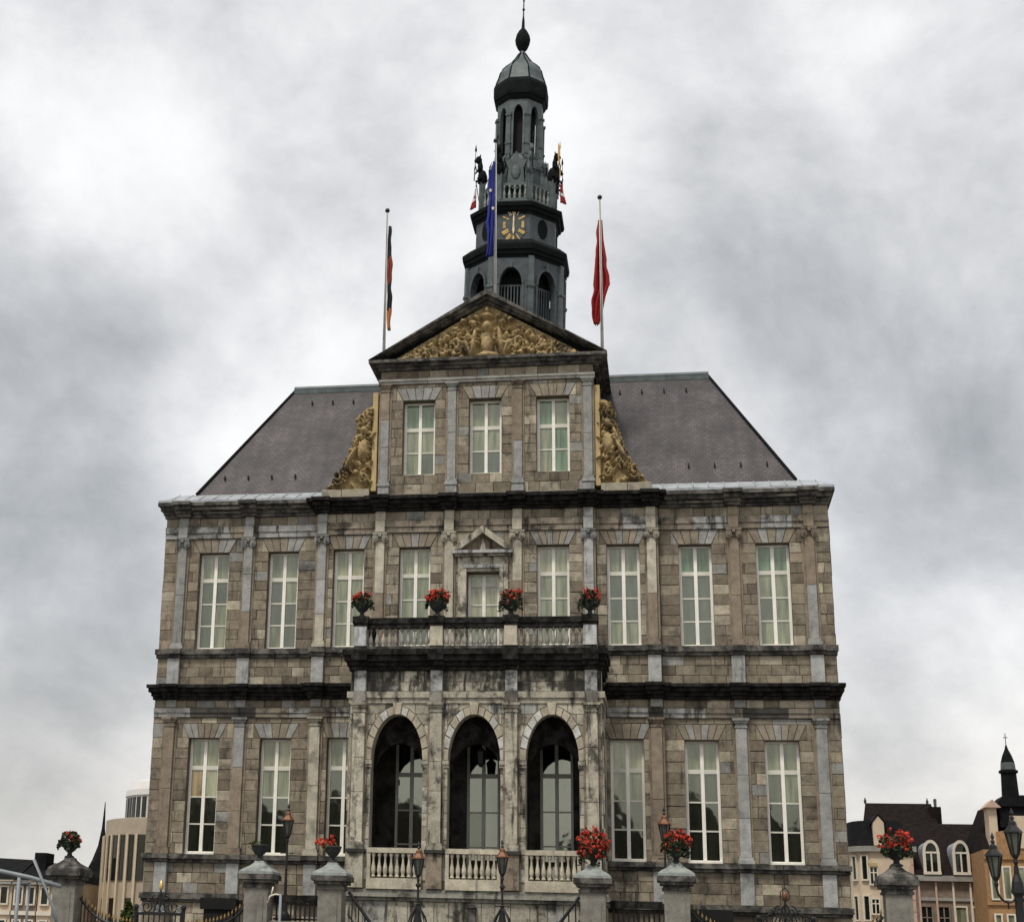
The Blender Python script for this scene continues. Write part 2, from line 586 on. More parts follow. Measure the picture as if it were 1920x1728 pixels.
def empty(name, loc, label=None, category=None, group=None, parent=None, kind=None):
    o = bpy.data.objects.new(name, None)
    o.location = loc
    o.empty_display_size = 0.2
    col.objects.link(o)
    if parent is not None:
        o.parent = parent
    if label:
        o['label'] = label
    if category:
        o['category'] = category
    if group:
        o['group'] = group
    if kind:
        o['kind'] = kind
    return o


def place(o, x=0, y=0, z=0):
    o.location = (x, y, z)
    return o


# ------------------------------------------------------------------ ground
g = MB()
g.add([(-600, -400, 0), (600, -400, 0), (600, 800, 0), (-600, 800, 0)], [(0, 1, 2, 3)])
obj('ground', g, M['paving'], kind='structure', label='stone paved market square under everything')

# ------------------------------------------------------------------ TOWN HALL
TH = empty('town_hall', (0, 0, 0), 'large grey brown stone town hall with pediment, slate roof and clock tower', 'town hall')


def vary(c, a=0.1):
    b = rnd.uniform(1 - a, 1 + a)
    return tuple(v * b for v in c)


def pal_main(z=0):
    t = rnd.random()
    b = rnd.uniform(0.76, 1.2)
    if t < 0.60:
        c = (0.240, 0.203, 0.146)
    elif t < 0.76:
        c = (0.178, 0.145, 0.104)
    elif t < 0.88:
        c = (0.385, 0.337, 0.248)
    elif t < 0.93:
        c = (0.265, 0.258, 0.232)
    else:
        c = (0.265, 0.22, 0.158)
    return tuple(v * b for v in c)


def pal_mid():
    c = pal_main()
    if rnd.random() < 0.5:
        b = rnd.uniform(0.85, 1.15)
        c = (0.36 * b, 0.315 * b, 0.235 * b)
    return c


def pal_porch():
    t = rnd.random()
    b = rnd.uniform(0.8, 1.15)
    c = (0.44, 0.41, 0.32) if t < 0.55 else (0.33, 0.30, 0.23) if t < 0.82 else (0.40, 0.39, 0.35) if t < 0.93 else (0.12, 0.112, 0.095)
    return tuple(v * b for v in c)


def pal_frieze():
    return vary(pal_porch(), 0.15)


STONES = []        # (area, poly, y_front, y_back, tone, material key)


def split_len(x0, x1, lo, hi):
    L = x1 - x0
    if L <= hi:
        return [(x0, x1)]
    out = []
    x = x0
    while x < x1 - 1e-6:
        w = rnd.uniform(lo, hi)
        if x1 - (x + w) < lo * 0.6:
            w = x1 - x
        if w > hi * 1.25:
            w = w / 2
        out.append((x, min(x + w, x1)))
        x += w
    return out


def minus(x0, x1, cuts):
    segs = [(x0, x1)]
    for a, b in cuts:
        ns = []
        for p, q in segs:
            if b <= p or a >= q:
                ns.append((p, q))
                continue
            if a > p:
                ns.append((p, a))
            if b < q:
                ns.append((b, q))
        segs = ns
    return [s for s in segs if s[1] - s[0] > 0.03]


def course(x0, x1, z0, z1, y, holes, h=0.42, lo=0.45, hi=1.0, pal=pal_main, mk='stone', joint=0.014):
    cuts = sorted({z0, z1} | {z for a, b, c, d in holes for z in (c, d) if z0 < z < z1})
    for za, zb in zip(cuts, cuts[1:]):
        n = max(1, round((zb - za) / h))
        for i in range(n):
            a = za + (zb - za) * i / n
            b = za + (zb - za) * (i + 1) / n
            hs = [(p, q) for p, q, c, d in holes if c < (a + b) / 2 < d]
            for p, q in minus(x0, x1, hs):
                for u, w in split_len(p, q, lo, hi):
                    j = joint / 2
                    yo = y - rnd.uniform(0.0, 0.03)
                    q_ = [rnd.uniform(-0.008, 0.008) for _ in range(8)]
                    STONES.append(((w - u) * (b - a), [(u + j + q_[0], a + j + q_[1]), (w - j + q_[2], a + j + q_[3]), (w - j + q_[4], b - j + q_[5]), (u + j + q_[6], b - j + q_[7])], yo, y + 0.06, pal(), mk))


BACK = MB()


def backing(x0, x1, z0, z1, y, holes, depth=0.75):
    xs = sorted({x0, x1} | {v for h in holes for v in h[:2] if x0 < v < x1})
    zs = sorted({z0, z1} | {v for h in holes for v in h[2:] if z0 < v < z1})
    for i in range(len(xs) - 1):
        run = None
        for k in range(len(zs) - 1):
            cx, cz = (xs[i] + xs[i + 1]) / 2, (zs[k] + zs[k + 1]) / 2
            solid = not any(a < cx < b and c < cz < d for a, b, c, d in holes)
            if solid:
                run = (run[0], zs[k + 1]) if run else (zs[k], zs[k + 1])
            if (not solid or k == len(zs) - 2) and run:
                BACK.box(xs[i], xs[i + 1], y + 0.035, y + depth, run[0], run[1])
                run = None


VOUS = []


def voussoirs(cx, w, zt, zh, y, n=5, spread=0.32, pal=None):
    """flat arch of fanned wedge stones over an opening"""
    for k in range(n):
        a0, a1 = k / n, (k + 1) / n
        j = 0.012
        b0, b1 = cx - w / 2 + w * a0 + j, cx - w / 2 + w * a1 - j
        W = w + 2 * spread
        t0, t1 = cx - W / 2 + W * a0 + j, cx - W / 2 + W * a1 - j
        grey = rnd.random() < 0.36
        b = rnd.uniform(0.85, 1.15)
        tone = tuple(v * b for v in ((0.29, 0.285, 0.262) if grey else (0.262, 0.222, 0.165)))
        if pal:
            tone = pal()
        VOUS.append(([(b0, zt + j), (b1, zt + j), (t1, zt + zh - j), (t0, zt + zh - j)], y - 0.022, y + 0.06, tone))
    for sgn in (-1, 1):
        e = cx + sgn * w / 2
        o = cx + sgn * (w / 2 + spread)
        STONES.append((0.1, [(e + sgn * 0.02, zt + 0.012), (o - sgn * 0.0, zt + 0.012), (o, zt + zh - 0.03)], y, y + 0.06, pal_main(), 'stone'))


WX = [-12.58, -9.28, -6.16, -3.10, 0.0, 3.10, 6.16, 9.28, 12.58]
WW = 1.43


def wall_y(x):
    a = abs(x)
    return -0.40 if a < 5.0 else -0.25 if a < 7.72 else 0.0


SEGS = [(-15.0, -7.72, 0.0), (-7.72, -5.0, -0.25), (-5.0, 5.0, -0.40), (5.0, 7.72, -0.25), (7.72, 15.0, 0.0)]
LO, UP = (6.88, 11.95), (15.97, 20.50)
for (x0, x1, y) in SEGS:
    mid = x0 == -5.0
    holes = []
    vs = []
    for x in WX:
        if x0 < x < x1:
            if mid:
                if x == 0.0:
                    holes.append((-0.72, 0.72, 15.3, 19.28))
                else:
                    holes.append((x - WW / 2, x + WW / 2, *UP))
                    vs.append((x, UP[1]))
            else:
                holes.append((x - WW / 2, x + WW / 2, *LO))
                holes.append((x - WW / 2, x + WW / 2, *UP))
                vs.append((x, LO[1]))
                vs.append((x, UP[1]))
    if mid:
        backing(x0, x1, 13.2, 22.5, y, holes)
    else:
        backing(x0, x1, 0, 22.5, y, holes)
    vh = [(x - WW / 2 - 0.32, x + WW / 2 + 0.32, z, z + 0.66) for x, z in vs]
    for x, z in vs:
        voussoirs(x, WW, z, 0.66, y, n=6 if rnd.random() < 0.4 else 5)
    pal = pal_mid if y < 0 else pal_main
    zones = [(15.97, 21.16, 0.46), (21.74, 22.18, 0.44)]
    if mid:
        zones = [(15.3, 21.16, 0.46), (21.74, 22.18, 0.44)]
    else:
        zones += [(3.4, 4.84, 0.48), (5.2, 6.52, 0.44), (6.86, 12.86, 0.46), (13.3, 13.66, 0.36), (14.28, 15.56, 0.43)]
    for za, zb, h in zones:
        course(x0, x1, za, zb, y, [q for q in holes + vh if q[2] < zb and q[3] > za], h=h, pal=pal)

# the back wall of the arcade, plain, with its shade put into a dark colour
PORCH_WIN = [(-3.86, -2.44, 5.9, 11.95), (-0.72, 0.72, 5.78, 11.95), (2.44, 3.86, 5.9, 11.95)]

# attic
ATT_WIN = [(x - 0.75, x + 0.75, 23.92, 27.52) for x in (-3.02, 0.05, 3.14)]
backing(-4.86, 4.98, 22.6, 29.0, -0.4, ATT_WIN, depth=1.0)
vh = []
for a, b, c, d in ATT_WIN:
    voussoirs((a + b) / 2, b - a, d, 0.62, -0.4, n=5)
    vh.append((a - 0.32, b + 0.32, d, d + 0.62))
course(-4.86, 4.98, 23.0, 28.30, -0.4, ATT_WIN + vh, h=0.44, pal=pal_main)
course(-4.86, 4.98, 28.55, 29.0, -0.4, [], h=0.45, pal=pal_main)
# body of the building behind the front
BACK.box(-15.0, 15.0, 0.75, 30.0, 0.0, 22.5)
BACK.box(-4.8, 4.92, 0.6, 7.0, 22.6, 29.0)
wall = obj('wall', BACK, M['mortar'], TH)

PIL = [-14.2, -10.93, -7.42, 7.42, 10.93, 14.2]
PILU = [-14.1, -10.93, -7.40, -4.68, -1.53, 1.53, 4.68, 7.40, 10.96, 14.14]


SEGS_LOW = [s for s in SEGS if s[0] != -5.0]


def side_course(mb, sgn, z0, steps):
    for a, b, p in steps:
        e = p * 0.42
        xs = sorted((sgn * (15.0 + e), sgn * (7.72 + p * 0.6 + 0.003)))
        mb.box(xs[0], xs[1], -p, 0.03, z0 + a, z0 + b)
        xs = sorted((sgn * 15.0, sgn * (15.0 + e)))
        mb.box(xs[0], xs[1], 0.033, 30.0, z0 + a, z0 + b)


def breaks(mb, press, z0, steps, rw, rp):
    for x in press:
        y = wall_y(x)
        for a, b, p in steps:
            mb.box(x - rw / 2 - p * 0.2, x + rw / 2 + p * 0.2, y - p - rp, y - p - 0.001, z0 + a + 0.004, z0 + b - 0.004)


def low_course(name, z0, steps, rw, rp, material, press=PIL):
    for sgn in (-1, 1):
        mb = MB()
        side_course(mb, sgn, z0, steps)
        for a, b, p in steps:
            xs = sorted((sgn * (7.72 + p * 0.6), sgn * 5.33))
            mb.box(xs[0], xs[1], -0.25 - p, -0.22, z0 + a, z0 + b)
        breaks(mb, [x for x in press if x * sgn > 0], z0, steps, rw, rp)
        obj(name, mb, material, TH)


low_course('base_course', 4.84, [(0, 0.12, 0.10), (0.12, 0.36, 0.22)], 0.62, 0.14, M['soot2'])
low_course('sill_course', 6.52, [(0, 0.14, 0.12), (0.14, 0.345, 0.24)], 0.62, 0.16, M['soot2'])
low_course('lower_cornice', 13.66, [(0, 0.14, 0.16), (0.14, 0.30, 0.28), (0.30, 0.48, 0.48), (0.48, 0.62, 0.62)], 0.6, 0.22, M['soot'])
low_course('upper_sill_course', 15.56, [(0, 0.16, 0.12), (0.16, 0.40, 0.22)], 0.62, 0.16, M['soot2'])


def full_course(name, z0, steps, rw, rp, wing, mid, press=PILU):
    for sgn in (-1, 1):
        mb = MB()
        side_course(mb, sgn, z0, steps)
        breaks(mb, [x for x in press if x * sgn > 7.72], z0, steps, rw, rp)
        co = obj(name, mb, wing, TH)
        xs = [7.95] + [x for x in sorted(abs(q) for q in press if q * sgn > 7.72)] + [15.2]
        for i in range(len(xs) - 1):
            ga, gb = xs[i] + (0.42 if i else 0.1), xs[i + 1] - 0.42
            for u, w in split_len(ga, gb, 0.8, 1.6) if gb - ga > 0.4 else []:
                for a, b, p in steps[1:3]:
                    if rnd.random() < 0.25:
                        continue
                    m_ = MB()
                    x0, x1 = sorted((sgn * (u + .01), sgn * (w - .01)))
                    m_.box(x0, x1, -p - 0.022, -p + 0.01, z0 + a + 0.02, z0 + b - 0.05, vary((0.22, 0.2, 0.165), .25))
                    obj('fascia_stone', m_, M['portico'], co)
    mb = MB()
    for a, b, p in steps:
        for sgn in (-1, 1):
            xs = sorted((sgn * (7.72 + p * 0.6), sgn * (5.0 + p * 0.6 + 0.003)))
            mb.box(xs[0], xs[1], -0.25 - p, -0.22, z0 + a, z0 + b)
        mb.box(-5.0 - p * 0.6, 5.0 + p * 0.6, -0.4 - p, -0.37, z0 + a, z0 + b)
    breaks(mb, [x for x in press if abs(x) < 7.72], z0, steps, rw, rp)
    return obj(name, mb, mid, TH)


# upper architrave: pale and brown stone lengths one can tell apart
UA = []
for (x0, x1, y) in SEGS:
    for u, w in split_len(x0, x1, 1.0, 2.2):
        grey = rnd.random() < 0.45
        b = rnd.uniform(0.85, 1.1)
        UA.append((u, w, y, tuple(v * b for v in ((0.34, 0.335, 0.315) if grey else (0.26, 0.22, 0.165)))))


def architrave(name, segs, z0, h, lens):
    core = MB()
    for (x0, x1, y) in segs:
        core.box(x0, x1, y - 0.02, y + 0.02, z0, z0 + h)
    root_ = obj(name, core, M['mortar'], TH)
    for u, w, y, t in lens:
        m_ = MB()
        m_.box(u + 0.008, w - 0.008, y - 0.09, y - 0.02, z0 + 0.01, z0 + h * 0.48, t)
        m_.box(u + 0.008, w - 0.008, y - 0.14, y - 0.02, z0 + h * 0.48 + 0.004, z0 + h - 0.01, t)
        obj('stone', m_, M['portico'], root_)


architrave('upper_architrave', SEGS, 21.17, 0.56, UA)
LA = []
for (x0, x1, y) in SEGS_LOW:
    xa, xb = (x0, x1) if abs(x0) > 6 and abs(x1) > 6 else (min(x0, -5.34) if x1 < 0 else 5.34, x1 if x1 > 0 else -5.34)
    for u, w in split_len(xa, xb, 0.9, 2.0):
        k_ = rnd.random()
        b = rnd.uniform(0.85, 1.1)
        LA.append((u, w, y, tuple(v * b for v in ((0.33, 0.325, 0.30) if k_ < 0.35 else (0.25, 0.215, 0.165) if k_ < 0.75 else (0.07, 0.065, 0.055)))))
architrave('lower_architrave', [(-15.0, -7.72, 0.0), (-7.72, -5.34, -0.25)], 12.87, 0.42, [q for q in LA if q[0] < 0])
architrave('lower_architrave', [(5.34, 7.72, -0.25), (7.72, 15.0, 0.0)], 12.87, 0.42, [q for q in LA if q[0] > 0])
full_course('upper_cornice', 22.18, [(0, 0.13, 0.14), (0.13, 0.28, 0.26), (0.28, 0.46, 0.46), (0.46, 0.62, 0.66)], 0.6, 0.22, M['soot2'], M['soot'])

# lead gutter above the cornice wings
for sgn in (-1, 1):
    lead = MB()
    xs = [sgn * 15.27, sgn * 7.3]
    y0, z0, y1, z1 = -0.64, 22.81, 0.55, 23.42
    a, b = xs
    lead.add([(a, y0, z0), (b, y0, z0), (b, y1, z1), (a - sgn * 0.8, y1, z1), (a, y0, z0 + 0.10), (b, y0, z0 + 0.10), (b, y1, z1 + 0.06),
              (a - sgn * 0.8, y1, z1 + 0.06)],
             [(0, 1, 2, 3), (4, 5, 6, 7), (0, 1, 5, 4), (1, 2, 6, 5), (2, 3, 7, 6), (3, 0, 4, 7)])
    lead.add([(a, y0, z0), (a, 30, z0), (a - sgn * 0.8, 30, z1), (a - sgn * 0.8, y1, z1), (a, y0, z0 + 0.10), (a, 30, z0 + 0.1), (a - sgn * 0.8, 30, z1 + 0.06),
              (a - sgn * 0.8, y1, z1 + 0.06)],
             [(4, 5, 6, 7), (0, 1, 5, 4)])
    for k in range(1, 12):
        x = a + (b - a) * k / 12
        lead.tube([(x, y0 - 0.01, z0 + 0.11), (x, y1, z1 + 0.07)], 0.03, 5)
    obj('lead_gutter', lead, M['lead'], TH)

# ---- roof
rf = MB()
E0 = [(-13.75, 0.5, 23.45), (13.75, 0.5, 23.45), (13.75, 29.5, 23.45), (-13.75, 29.5, 23.45)]
E1 = [(-10.25, 5.0, 30.2), (10.25, 5.0, 30.2), (10.25, 25.0, 30.2), (-10.25, 25.0, 30.2)]
rf.add(E0 + E1, [(0, 1, 5, 4), (1, 2, 6, 5), (2, 3, 7, 6), (3, 0, 4, 7), (4, 5, 6, 7)])
rme = rf.mesh('roof', M['slate'])
uvl = rme.uv_layers.new(name='UVMap')
for p in rme.polygons:
    n = p.normal
    t = Vector((0, 0, 1)).cross(n)
    t = t.normalized() if t.length > 1e-4 else Vector((1, 0, 0))
    bt = n.cross(t)
    for li in p.loop_indices:
        v = rme.vertices[rme.loops[li].vertex_index].co
        uvl.data[li].uv = (v.dot(t), v.dot(bt))
roof = link('roof', rme, TH)
rc = MB()
rc.tube([(-10.3, 5.0, 30.25), (10.3, 5.0, 30.25)], 0.17, 8)
rc.box(-10.3, 10.3, 4.83, 4.95, 29.98, 30.2)
obj('ridge_capping', rc, M['towerlead'], roof)
for s in (-1, 1):
    hp = MB()
    hp.tube([(s * 13.78, 0.47, 23.5), (s * 10.27, 4.98, 30.2)], 0.07, 6)
    obj('hip_capping', hp, M['roof_black'], roof)
for s in (-1, 1):
    for k in range(4):
        for (zz, xx) in ((29.2, 9.2 - k * 1.05), (24.4, 12.6 - k * 1.15)):
            f = (zz - 23.45) / 6.75
            yy = 0.5 + 4.5 * f
            m_ = MB()
            m_.box(-0.035, 0.035, -0.10, 0.0, -0.02, 0.15)
            m_.box(-0.03, 0.03, -0.16, -0.105, -0.02, 0.05)
            h_ = obj('roof_hook', m_, M['iron'], roof)
            h_.location = (s * xx, yy, zz)

# ---- pilasters
GREY = (0.295, 0.293, 0.272)
LGREY = (0.375, 0.372, 0.352)
BROWN = (0.255, 0.205, 0.15)
BEIGE = (0.44, 0.405, 0.315)


def pilaster(x, y, z0, z1, w=0.44, d=0.18, cap='tuscan', tones=(GREY,), material='block', ped=None, mirror_edge=True):
    root = MB()
    # base mouldings
    root.box(x - w / 2 - 0.10, x + w / 2 + 0.10, y - d - 0.09, y - 0.002, z0, z0 + 0.14, vary(tones[0]))
    root.box(x - w / 2 - 0.06, x + w / 2 + 0.06, y - d - 0.055, y - 0.003, z0 + 0.14, z0 + 0.27, vary(tones[0]))
    # side strip of the pilaster standing behind
    root.box(x - w / 2 - 0.10, x + w / 2 + 0.10, y - 0.055, y - 0.004, z0 + 0.28, z1 - 0.42, vary(BROWN))
    p = obj('pilaster', root, M[material], TH)
    zs0, zs1 = z0 + 0.27, z1 - 0.40
    n = len(tones)
    cut = [zs0]
    for k in range(1, n):
        cut.append(zs0 + (zs1 - zs0) * (k + rnd.uniform(-0.2, 0.2)) / n)
    cut.append(zs1)
    for k in range(n):
        m_ = MB()
        m_.chamfer([(x - w / 2, cut[k] + 0.008), (x + w / 2, cut[k] + 0.008), (x + w / 2, cut[k + 1] - 0.008), (x - w / 2, cut[k + 1] - 0.008)],
                   y - d, y - 0.01, 0.012, vary(tones[k]))
        obj('shaft_block', m_, M[material], p)
    c = MB()
    t = vary(tones[-1], 0.15)
    t = tuple(v * (0.72 if cap == 'ionic' else 0.85) for v in t)
    if cap == 'tuscan':
        c.box(x - w / 2 - 0.03, x + w / 2 + 0.03, y - d - 0.03, y - 0.004, z1 - 0.40, z1 - 0.33, t)
        c.box(x - w / 2, x + w / 2, y - d - 0.001, y - 0.004, z1 - 0.33, z1 - 0.2, t)
        c.box(x - w / 2 - 0.06, x + w / 2 + 0.06, y - d - 0.06, y - 0.004, z1 - 0.2, z1 - 0.1, t)
        c.box(x - w / 2 - 0.12, x + w / 2 + 0.12, y - d - 0.11, y - 0.004, z1 - 0.1, z1, t)
    else:
        c.box(x - w / 2 - 0.02, x + w / 2 + 0.02, y - d - 0.02, y - 0.004, z1 - 0.40, z1 - 0.10, t)
        c.box(x - w / 2 - 0.13, x + w / 2 + 0.13, y - d - 0.12, y - 0.004, z1 - 0.10, z1, t)
        for s in (-1, 1):
            q = MB()
            cxx = x + s * (w / 2 + 0.02)
            for (rr, dy) in ((0.15, 0.10), (0.09, 0.14), (0.04, 0.17)):
                pts = [(cxx + rr * 0.95 * math.cos(a * math.pi / 6), z1 - 0.27 + rr * 1.35 * math.sin(a * math.pi / 6)) for a in range(12)]
                q.prism(pts, y - d - dy, y - 0.006, t)
            c.join(q)
        c.box(x - 0.07, x + 0.07, y - d - 0.16, y - d - 0.02, z1 - 0.20, z1 - 0.02, t)
    obj('capital', c, M['portico'], p)
    return p


def ped_block(x, y, z0, z1, w=0.56, d=0.2, tone=LGREY):
    m_ = MB()
    m_.chamfer([(x - w / 2, z0 + 0.01), (x + w / 2, z0 + 0.01), (x + w / 2, z1 - 0.01), (x - w / 2, z1 - 0.01)], y - d, y - 0.01, 0.015, vary(tone, .08))
    return obj('pedestal_block', m_, M['block'], TH)


lo_t = {-14.2: (BROWN, BROWN), -10.93: (BROWN, BROWN, GREY), -7.42: (BEIGE, BEIGE), 7.42: (BROWN, BROWN), 10.93: (LGREY, GREY, GREY), 14.2: (GREY, GREY)}
for x in PIL:
    y = wall_y(x)
    pilaster(x, y, 6.87, 12.85, 0.46, 0.18, 'tuscan', lo_t[x])
    ped_block(x, y, 5.2, 6.52)
    ped_block(x, y, 14.28, 15.56, 0.56, 0.2, vary(LGREY))
    # architrave break over the capital is part of the course; frieze block
    ped_block(x, y, 13.3, 13.66, 0.46, 0.16, GREY)
up_t = [(GREY, GREY), (BROWN, GREY, GREY), (BEIGE, LGREY, GREY), (BROWN, BEIGE), (BEIGE, BEIGE), (BROWN, BEIGE), (LGREY, LGREY), (BROWN, BEIGE), (BROWN, BROWN),
        (GREY, BROWN)]
for x, t in zip(PILU, up_t):
    y = wall_y(x)
    z0 = 15.97
    pilaster(x, y, z0, 21.16, 0.40, 0.17, 'ionic', t)
    ped_block(x, y, 21.74, 22.18, 0.42, 0.17, vary(t[-1]))
    m_ = MB()
    m_.box(x - 0.21, x + 0.21, y - 0.27, y - 0.142, 21.185, 21.715, vary(t[-1]))
    obj('architrave_block', m_, M['block'], TH)
for x, t in ((-4.60, (GREY, GREY, BROWN)), (-1.48, (GREY, GREY)), (1.56, (GREY, BROWN)), (4.72, (GREY, GREY))):
    pilaster(x, -0.4, 23.35, 28.32, 0.38, 0.15, 'tuscan', t)
    ped_block(x, -0.4, 22.84, 23.35, 0.52, 0.2, GREY)

# attic plinth course
pl = MB()
for u, w in split_len(-4.86, 4.98, 0.7, 1.5):
    pl.chamfer([(u + .01, 22.81), (w - .01, 22.81), (w - .01, 23.0), (u + .01, 23.0)], -0.46, -0.2, 0.01, vary((0.33, 0.31, 0.26)))
obj('attic_plinth', pl, M['block'], TH)
# attic architrave and pediment
aa = MB()
for u, w in split_len(-4.95, 5.07, 1.2, 2.4):
    t = vary((0.34, 0.33, 0.29), .15)
    aa.box(u + .008, w - .008, -0.52, -0.36, 28.325, 28.44, t)
    aa.box(u + .008, w - .008, -0.58, -0.36, 28.445, 28.55, t)
obj('attic_architrave', aa, M['block'], TH)
PX, PZ, PH = 0.13, 29.38, 32.72      # pediment axis, eaves height, apex
pc = MB()
for z0, z1, p in ((29.0, 29.12, 0.18), (29.12, 29.26, 0.36), (29.26, 29.40, 0.58)):
    pc.box(PX - 4.92 - p, PX + 4.92 + p, -0.4 - p, -0.2, z0, z1)
    for s in (-1, 1):
        xs = sorted((PX + s * 4.88, PX + s * (4.92 + p)))
        pc.box(xs[0], xs[1], -0.198, 6.0, z0, z1)
pediment = obj('pediment', pc, M['soot2'], TH)
sl = (PH - PZ - 0.02) / 5.55
rk = MB()
for lo, hi, p in ((-0.54, -0.40, 0.16), (-0.40, -0.22, 0.36), (-0.22, 0.0, 0.58)):
    for s in (-1, 1):
        pts = [(PX, PH + lo), (PX, PH + hi), (PX + s * 5.52, PH + hi - sl * 5.52), (PX + s * 5.52, PH + lo - sl * 5.52)]
        # cut the moulding where it runs into the level cornice
        pts = [(x, max(z, 29.41)) for x, z in pts]
        rk.prism(pts, -0.4 - p, -0.15)
obj('raking_cornice', rk, M['soot2'], pediment)
# small roof behind the pediment
gr = MB()
gr.prism([(PX - 5.45, 29.42), (PX + 5.45, 29.42), (PX, PH - 0.05)], -0.14, 9.0)
obj('gable_roof', gr, M['roof_black'], TH)


# ---- carved relief panels
def carving(inside, x0, x1, z0, z1, feats, depth, step=0.055, ybase=0.0):
    nx = int((x1 - x0) / step) + 1
    nz_ = int((z1 - z0) / step) + 1
    X, Z = np.meshgrid(np.linspace(x0, x1, nx), np.linspace(z0, z1, nz_))
    H = np.zeros_like(X)
    for ft in feats:
        if ft[0] == 'e':
            _, cx, cz, a, b, ang, h = ft
            ca, sa = math.cos(ang), math.sin(ang)
            u = ((X - cx) * ca + (Z - cz) * sa) / a
            v = (-(X - cx) * sa + (Z - cz) * ca) / b
            q = 1 - u * u - v * v
            H = np.maximum(H, h * np.sqrt(np.clip(q, 0, 1)))
        else:       # spiral ridge
            _, cx, cz, r0, turns, wd, h, sg = ft
            for k in range(int(turns * 14)):
                t = k / (turns * 14)
                rr = r0 * (1 - 0.85 * t)
                a = sg * 2 * math.pi * turns * t + math.pi / 2
                px, pz = cx + rr * math.cos(a) * 0.8, cz + rr * math.sin(a) * 1.25
                q = 1 - ((X - px) / wd) ** 2 - ((Z - pz) / wd) ** 2
                H = np.maximum(H, h * np.sqrt(np.clip(q, 0, 1)))
    H += 0.02 * np.sin(X * 23) * np.sin(Z * 19)
    ins = inside(X, Z)
    mb = MB()
    idx = -np.ones(X.shape, int)
    for j in range(nz_):
        for i in range(nx):
            if ins[j, i]:
                idx[j, i] = len(mb.v)
                mb.v.append((float(X[j, i]), float(ybase - depth * H[j, i]), float(Z[j, i])))
    for j in range(nz_ - 1):
        for i in range(nx - 1):
            q = [idx[j, i], idx[j, i + 1], idx[j + 1, i + 1], idx[j + 1, i]]
            q = [int(k) for k in q if k >= 0]
            if len(q) >= 3:
                mb.f.append(q)
                mb.t.append(None)
    return mb


feats = []
for k in range(260):
    x = rnd.uniform(0.35, 4.3)
    zt = PH - 0.75 - sl * x
    if zt < 29.5:
        continue
    z = rnd.uniform(29.42, zt)
    a = rnd.uniform(0.07, 0.22)
    b = a * rnd.uniform(0.3, 0.7)
    ang = rnd.uniform(0, math.pi)
    h = rnd.uniform(0.35, 0.95)
    feats.append(('e', PX + x, z, a, b, ang, h))
    feats.append(('e', PX - x * rnd.uniform(0.95, 1.05), z, a, b, math.pi - ang, h))
for s in (-1, 1):
    feats += [('s', PX + s * 1.45, 30.1, 0.5, 1.6, 0.085, 0.9, s), ('s', PX + s * 2.45, 29.85, 0.36, 1.4, 0.07, 0.8, -s), ('s', PX + s * 3.3, 29.68, 0.24, 1.2, 0.06, 0.7, s),
              ('e', PX + s * 0.62, 30.3, 0.13, 0.75, 0.12 * s, 1.0), ('e', PX + s * 0.62, 31.15, 0.13, 0.2, 0, 1.05), ('e', PX + s * 0.9, 30.0, 0.1, 0.55, -0.3 * s, 0.8),
              ('e', PX + s * 0.5, 31.5, 0.2, 0.1, 0.6 * s, 0.8)]
feats += [('e', PX, 30.2, 0.30, 0.62, 0, 1.0), ('e', PX, 31.0, 0.24, 0.3, 0, 1.15), ('e', PX, 31.55, 0.3, 0.14, 0, 1.0), ('e', PX, 31.8, 0.12, 0.2, 0, 0.9),
          ('e', PX, 29.6, 0.5, 0.2, 0, 0.9)]
tym = carving(lambda X, Z: (Z > 29.40) & (Z < PH - 0.5 - sl * np.abs(X - PX)), PX - 4.9, PX + 4.9, 29.36, 32.3, feats, 0.46, 0.042, -0.36)
obj('tympanum_carving', tym, M['ochre'], pediment, smooth=True)

